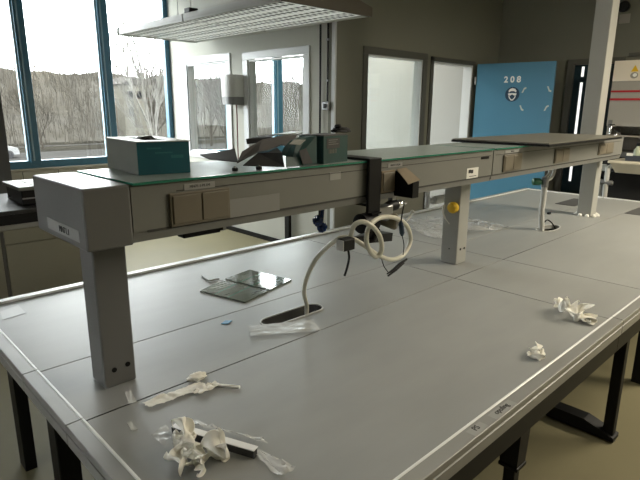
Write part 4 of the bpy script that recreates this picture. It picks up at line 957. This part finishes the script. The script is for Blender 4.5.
# sink unit
sk = empty('sink_unit', (6.5, 1.7, 0), 'cream ceramic sink with white drain pipes beyond the desk end', 'sink')
SZ = 1.075
b = MB(); 
outer = [(6.28, 1.55), (6.28, 2.02), (6.70, 2.02), (6.70, 1.55)]; 
b.hexa([(6.33, 1.53, .975), (6.65, 1.53, .975), (6.65, 1.93, .975), (6.33, 1.93, .975), (6.28, 1.45, SZ), (6.72, 1.45, SZ), (6.72, 1.98, SZ), (6.28, 1.98, SZ)])
b.build('basin', M['ceramic'], sk)
MB().box(6.26, 6.74, 1.43, 2.0, SZ + .0005, SZ + .03, .008).build('basin_rim', M['ceramic'], sk)
MB().tube(smooth_pts([(6.40, 1.96, 1.04), (6.33, 2.0, 1.02), (6.31, 2.0, .94), (6.32, 2.0, .5), (6.32, 2.0, .0)]), .026, 12).build('drain_pipe', M['pvc'], sk, smooth=True)
MB().tube([(6.36, 2.07, .93), (6.36, 2.07, .0)], .022, 12).build('drain_pipe', M['pvc'], sk, smooth=True)
MB().lathe((6.36, 2.04, .93), (0, 1, 0), [(-.06, .03), (-.05, .045), (.05, .045), (.06, .03)], 16).build('pipe_joint', M['black_plastic'], sk, smooth=True)
MB().lathe((6.31, 2.0, .86), (0, 1, 0), [(-.07, .02), (-.06, .026), (.08, .026), (.09, .02)], 16).build('pipe_valve', M['steel'], sk, smooth=True)
MB().box(6.34, 6.39, 2.035, 2.085, .98, 1.05, .006).build('valve_handle', M['pvc'], sk)
MB().box(6.45, 6.88, 1.2, 2.02, 0, .97).build('sink_cabinet', M['void'], sk)
MB().box(6.30, 6.43, 1.80, 1.93, .30, .62, .01).build('sink_bin', M['grey_rubber'], sk)
# tray with bottles standing on a dark worktop beside the basin
wt = MB().box(6.30, 6.85, .5, 1.40, 1.02, 1.08, .004).build('sink_worktop', M['grey_rubber'], sk)
MB().box(6.32, 6.84, .5, 1.19, 0, 1.019).build('worktop_cabinet', M['void'], sk)
bpy.data.objects.remove(gt)
gt = empty('plastic_tray', (6.6, 1.72, 1.106), 'dark blue-grey tray standing on the sink rim behind the shelf end', 'tray')
MB().box(6.36, 6.70, 1.45, 1.86, 1.1061, 1.12, .004).box(6.36, 6.375, 1.45, 1.86, 1.12, 1.165).box(6.685, 6.70, 1.45, 1.86, 1.12, 1.165).box(6.375, 6.685, 1.45, 1.465, 1.12, 1.165).box(6.375, 6.685, 1.845, 1.86, 1.12, 1.165).build('tray_body', mat('blue_grey_plastic', (.05, .06, .08), .4), gt)
MB().box(6.352, 6.3595, 1.79, 1.85, 1.16, 1.19).build('tray_tag', M['paper'], gt)
for k, (x, y, r, h, lab) in enumerate(((6.46, 1.78, .035, .16, 'pale green bottle in the dark tray, nearest the shelf end'), (6.46, 1.68, .04, .17, 'pale green bottle in the dark tray, standing in the middle'), (6.48, 1.56, .04, .18, 'pale green bottle in the dark tray, furthest from the column'.replace('furthest from', 'last counting from')))):
    bt = empty('green_bottle', (x, y, 1.1205), lab, 'bottle', 'pale green bottles in the tray')
    MB().lathe((x, y, 1.1205), (0, 0, 1), [(0, r * .95), (.01, r), (h - .06, r), (h - .035, r * .45), (h - .02, r * .4)], 18).build('bottle_body', M['tray_green'], bt, smooth=True)
    MB().lathe((x, y, 1.1205 + h - .0195), (0, 0, 1), [(0, r * .5), (.03, r * .5)], 14).build('bottle_cap', M['black_plastic'] if k != 1 else M['pvc'], bt)
# black round fitting with its white plate on the end wall
q = (7.330,2.381,2.823)
hk = empty('round_wall_fitting', (7.35, q[1], q[2]), 'round black fitting above a pale plate, high on the end wall', 'wall fitting')
MB().lathe((7.3595, q[1], q[2]), (-1, 0, 0), [(0, .045), (.03, .06), (.08, .065), (.10, .05), (.105, .02)], 24).build('fitting_body', M['black_plastic'], hk, smooth=True)
MB().box(7.352, 7.3595, q[1] - .065, q[1] + .055, q[2] - .18, q[2] - .075, .002).build('fitting_plate', M['hood_grey'], hk)

# ------------------------------------------------------------------ outside
GZ = -2.5
struct('ground', MB().box(-60, 200, 7.9, 160, GZ - .3, GZ), M['ground'])
struct('road', MB().box(-60, 160, 44, 53, GZ, GZ + .03).box(-60, 160, 60, 61.2, GZ, GZ + .03), M['asphalt'])
# wooded slope
b = MB(); V = []
for i in range(61):
    row = []
    for j in range(13):
        x = -30 + i * 3.2; y = 66 + j * 2.6
        h = GZ - .2 + (j / 12) ** .8 * 10.6 * (.92 + .10 * noise.noise(Vector((x * .03, y * .03, 2))) + .10 * noise.noise(Vector((x * .22, y * .2, 5))))
        if j == 0: h = GZ - .2
        row.append(b.bm.verts.new((x, y, h)))
    V.append(row)
for i in range(60):
    for j in range(12): b.bm.faces.new([V[i][j], V[i + 1][j], V[i + 1][j + 1], V[i][j + 1]])
struct('hill', b, M['hill'], smooth=True, ang=180)
# bare thicket: countless twigs
rng = random.Random(3)
b = MB()
for k in range(2600):
    x = rng.uniform(6, 80); y = rng.uniform(62, 96)
    j = max(0, (y - 66) / 31.2); z0 = GZ - .4 + j ** .8 * 10.0 * .85
    if 28.6 < x < 35 and y < 76: continue
    h = rng.uniform(2.2, 5.2) * (1.5 if y > 86 and k % 3 == 0 else 1); dx, dy = rng.uniform(-.7, .7), rng.uniform(-.3, .3)
    r = rng.uniform(.03, .075)
    b.tube([(x, y, z0), (x + dx * .4, y + dy, z0 + h * .55), (x + dx, y + dy, z0 + h)], [r, r * .7, .012], 3, False)
    for q in range(3):
        t = rng.uniform(.35, .9); sx = rng.choice((-1, 1)) * rng.uniform(.3, .9)
        p = Vector((x + dx * t * .8, y + dy, z0 + h * t))
        b.tube([p, p + Vector((sx, rng.uniform(-.3, .3), h * rng.uniform(.15, .35)))], [r * .55, .01], 3, False)
o = b.build('thicket', M['twig'], None); tag(o, 'bare brown thicket covering the slope outside the windows', 'thicket', kind='stuff')

def bare_tree(name, x, y, z, h, seed, m, label, group, spread=.5, depth=5):
    r_ = random.Random(seed); t = empty(name, (x, y, z), label, 'tree', group)
    bt, bb = MB(), MB()
    def grow(p, d, L_, r, lev):
        n = 3; pts = [p]; q = p; dd_ = d
        for i in range(n):
            dd_ = (dd_ + Vector((r_.uniform(-.12, .12), r_.uniform(-.12, .12), r_.uniform(0, .08)))).normalized()
            q = q + dd_ * (L_ / n); pts.append(q)
        rs = [r * (1 - .4 * i / n) for i in range(n + 1)]
        (bt if lev == 0 else bb).tube(pts, rs, 5 if lev < 2 else 3, False)
        if lev >= depth: return
        k = 4 if lev == 0 else (3 if lev < 3 else 2)
        for i in range(k):
            f = r_.uniform(.45, 1.0); pp = pts[0].lerp(pts[-1], f) if lev else pts[min(n, 1 + i * n // k)]
            a = r_.uniform(0, 2 * PI); side = Vector((math.cos(a), math.sin(a), 0)) * spread
            grow(pp, (dd_ + side + Vector((0, 0, .15))).normalized(), L_ * r_.uniform(.55, .75), r * .55, lev + 1)
        grow(pts[-1], dd_, L_ * .7, r * .6, lev + 1)
    grow(Vector((x, y, z)), Vector((0, 0, 1)), h * .36, h * .016, 0)
    bt.build('trunk', m, t); bb.build('branches', m, t)
    return t
spots = [(13.4, 26, 9.2, M['birch'], 'pale-barked bare birch standing nearest the big window'), (22, 44, 8.3, M['bark'], 'bare grey tree beyond the road behind the birch'),
         (29.5, 58, 9.5, M['bark'], 'bare tree beside the pale house outside'), (17.2, 57, 8.0, M['bark'], 'bare tree above the white car outside'),
         (24.5, 36, 7.6, M['bark'], 'bare tree seen through the inner window behind the dispenser'), (27.5, 40, 8.8, M['bark'], 'bare tree seen through the inner window beside the dispenser'),
         (33, 38, 9.0, M['bark'], 'bare tree seen just past the blue mullion of the wider inner window'), (40, 42, 8.2, M['bark'], 'bare tree seen through the wider inner window near its corner side'),
         (32, 50, 8.4, M['bark'], 'bare tree seen low between the two inner windows')]
for i, (x, y, h, m, lab) in enumerate(spots):
    bare_tree('bare_tree', x, y, GZ, h, 40 + i, m, lab, 'bare trees outside the windows', .55 if i else .42)
# parked car
cx, cy = 10.5, 48.5
ca = empty('parked_car', (cx, cy, GZ + .03), 'white car parked on the road outside the big window', 'car')
b = MB().prism([(cx - 2.1, GZ + .33), (cx - 2.1, GZ + .75), (cx - 1.9, GZ + .88), (cx - 1.3, GZ + .95), (cx - .7, GZ + 1.42), (cx + .7, GZ + 1.45), (cx + 1.4, GZ + .98), (cx + 2.0, GZ + .85), (cx + 2.1, GZ + .6), (cx + 2.1, GZ + .33)], 'y', cy - .8, cy + .8)
b.build('car_body', M['car'], ca)
MB().prism([(cx - 1.12, GZ + .97), (cx - .64, GZ + 1.36), (cx + .62, GZ + 1.38), (cx + 1.15, GZ + 1.0)], 'y', cy - .805, cy - .801).build('side_window', M['car_glass'], ca)
for x in (cx - 1.3, cx + 1.35):
    for y in (cy - .82, cy + .62): MB().cyl((x, y, GZ + .35), (x, y + .2, GZ + .35), .32, 18).build('wheel', M['black_plastic'], ca)
# pale house on the slope
hx, hy = 31.8, 67
ho = empty('pale_house', (hx, hy, 0), 'pale house on the slope seen beside the second blue mullion', 'house')
MB().box(hx - 1.5, hx + 1.5, hy, hy + 5, -2.4, 4.3).build('wall', M['house'], ho)
MB().prism([(hx - 1.8, 4.3), (hx, 5.3), (hx + 1.8, 4.3)], 'y', hy - .3, hy + 5.3).build('roof', M['house_roof'], ho)
for x, z in ((hx - .9, 2.6), (hx + .3, 2.6), (hx - .9, .4)): MB().box(x, x + .6, hy - .05, hy - .001, z, z + .9).build('window', M['car_glass'], ho)

# ------------------------------------------------------------------ camera, light
cam = bpy.data.cameras.new('camera'); co = bpy.data.objects.new('camera', cam); col.objects.link(co)
cam.sensor_fit = 'HORIZONTAL'; cam.sensor_width = 36.0; cam.lens = 531.51 * 36.0 / 640.0
cam.clip_start = .02; cam.clip_end = 500
Rr = Vector((0.7193971841503806, -0.6945673866876094, 0.006620935466261667)); Ur = Vector((0.16349726405482537, 0.1785908731925055, 0.9702442706138105)); Fr = Vector((0.6750824661351309, 0.6969084913833977, -0.24203763871478018))
mw = Matrix((Rr, Ur, -Fr)).transposed().to_4x4(); mw.translation = (0, 0, 1.64)
co.matrix_world = mw
sc.camera = co

w = bpy.data.worlds.new('overcast'); sc.world = w; w.use_nodes = True
nt = w.node_tree; bg = nt.nodes['Background']
# overcast sky: bright all over, a little brighter towards the zenith
tc = nt.nodes.new('ShaderNodeTexCoord'); sx = nt.nodes.new('ShaderNodeSeparateXYZ'); rp = nt.nodes.new('ShaderNodeValToRGB')
nt.links.new(tc.outputs['Generated'], sx.inputs[0]); nt.links.new(sx.outputs['Z'], rp.inputs['Fac'])
rp.color_ramp.elements[0].position = 0.0; rp.color_ramp.elements[0].color = (.96, .98, 1.0, 1)
rp.color_ramp.elements[1].position = 1.0; rp.color_ramp.elements[1].color = (1.0, 1.0, 1.0, 1)
nt.links.new(rp.outputs['Color'], bg.inputs['Color'])
bg.inputs['Strength'].default_value = 4.2

# unseen fill light added to brighten the side room
la = bpy.data.lights.new('side_room_fill', 'AREA'); la.shape = 'RECTANGLE'; la.size = 1.5; la.size_y = .5; la.energy = 12; la.color = (1, .95, .85)
lo = bpy.data.objects.new('side_room_fill', la); col.objects.link(lo); lo.location = (5.9, 5.6, 3.2)
def hall_lamp(x, y, e):
    l = bpy.data.lights.new('hall_ceiling_lamp', 'AREA'); l.shape = 'RECTANGLE'; l.size = .35; l.size_y = 2.6; l.energy = e; l.color = (1, .90, .72)
    o = bpy.data.objects.new('hall_ceiling_lamp', l); col.objects.link(o); o.location = (x, y, 2.95)
hall_lamp(5.2, -1.2, 52); hall_lamp(3.0, -1.9, 7); hall_lamp(2.6, 1.0, 3)  # last one added above the desks to brighten the column's side
# daylight portals at the window openings
def portal(x0, x1):
    l = bpy.data.lights.new('window_portal', 'AREA'); l.shape = 'RECTANGLE'; l.size = x1 - x0; l.size_y = ZT - ZS
    l.cycles.is_portal = True
    o = bpy.data.objects.new('window_portal', l); col.objects.link(o); o.location = ((x0 + x1) / 2, YN + .12, (ZS + ZT) / 2); o.rotation_euler = (-PI / 2, 0, 0)
portal(1.15, 4.07); portal(4.2, 6.95)

sc.view_settings.view_transform = 'Standard'; sc.view_settings.look = 'None'; sc.view_settings.gamma = 1.0
sc.view_settings.exposure = 2.35; sc.view_settings.use_curve_mapping = False
try:
    sc.cycles.use_denoising = True; sc.cycles.denoiser = 'OPENIMAGEDENOISE'
    sc.cycles.max_bounces = 12; sc.cycles.diffuse_bounces = 6; sc.cycles.transparent_max_bounces = 16
    sc.cycles.sample_clamp_indirect = 8
except Exception: pass
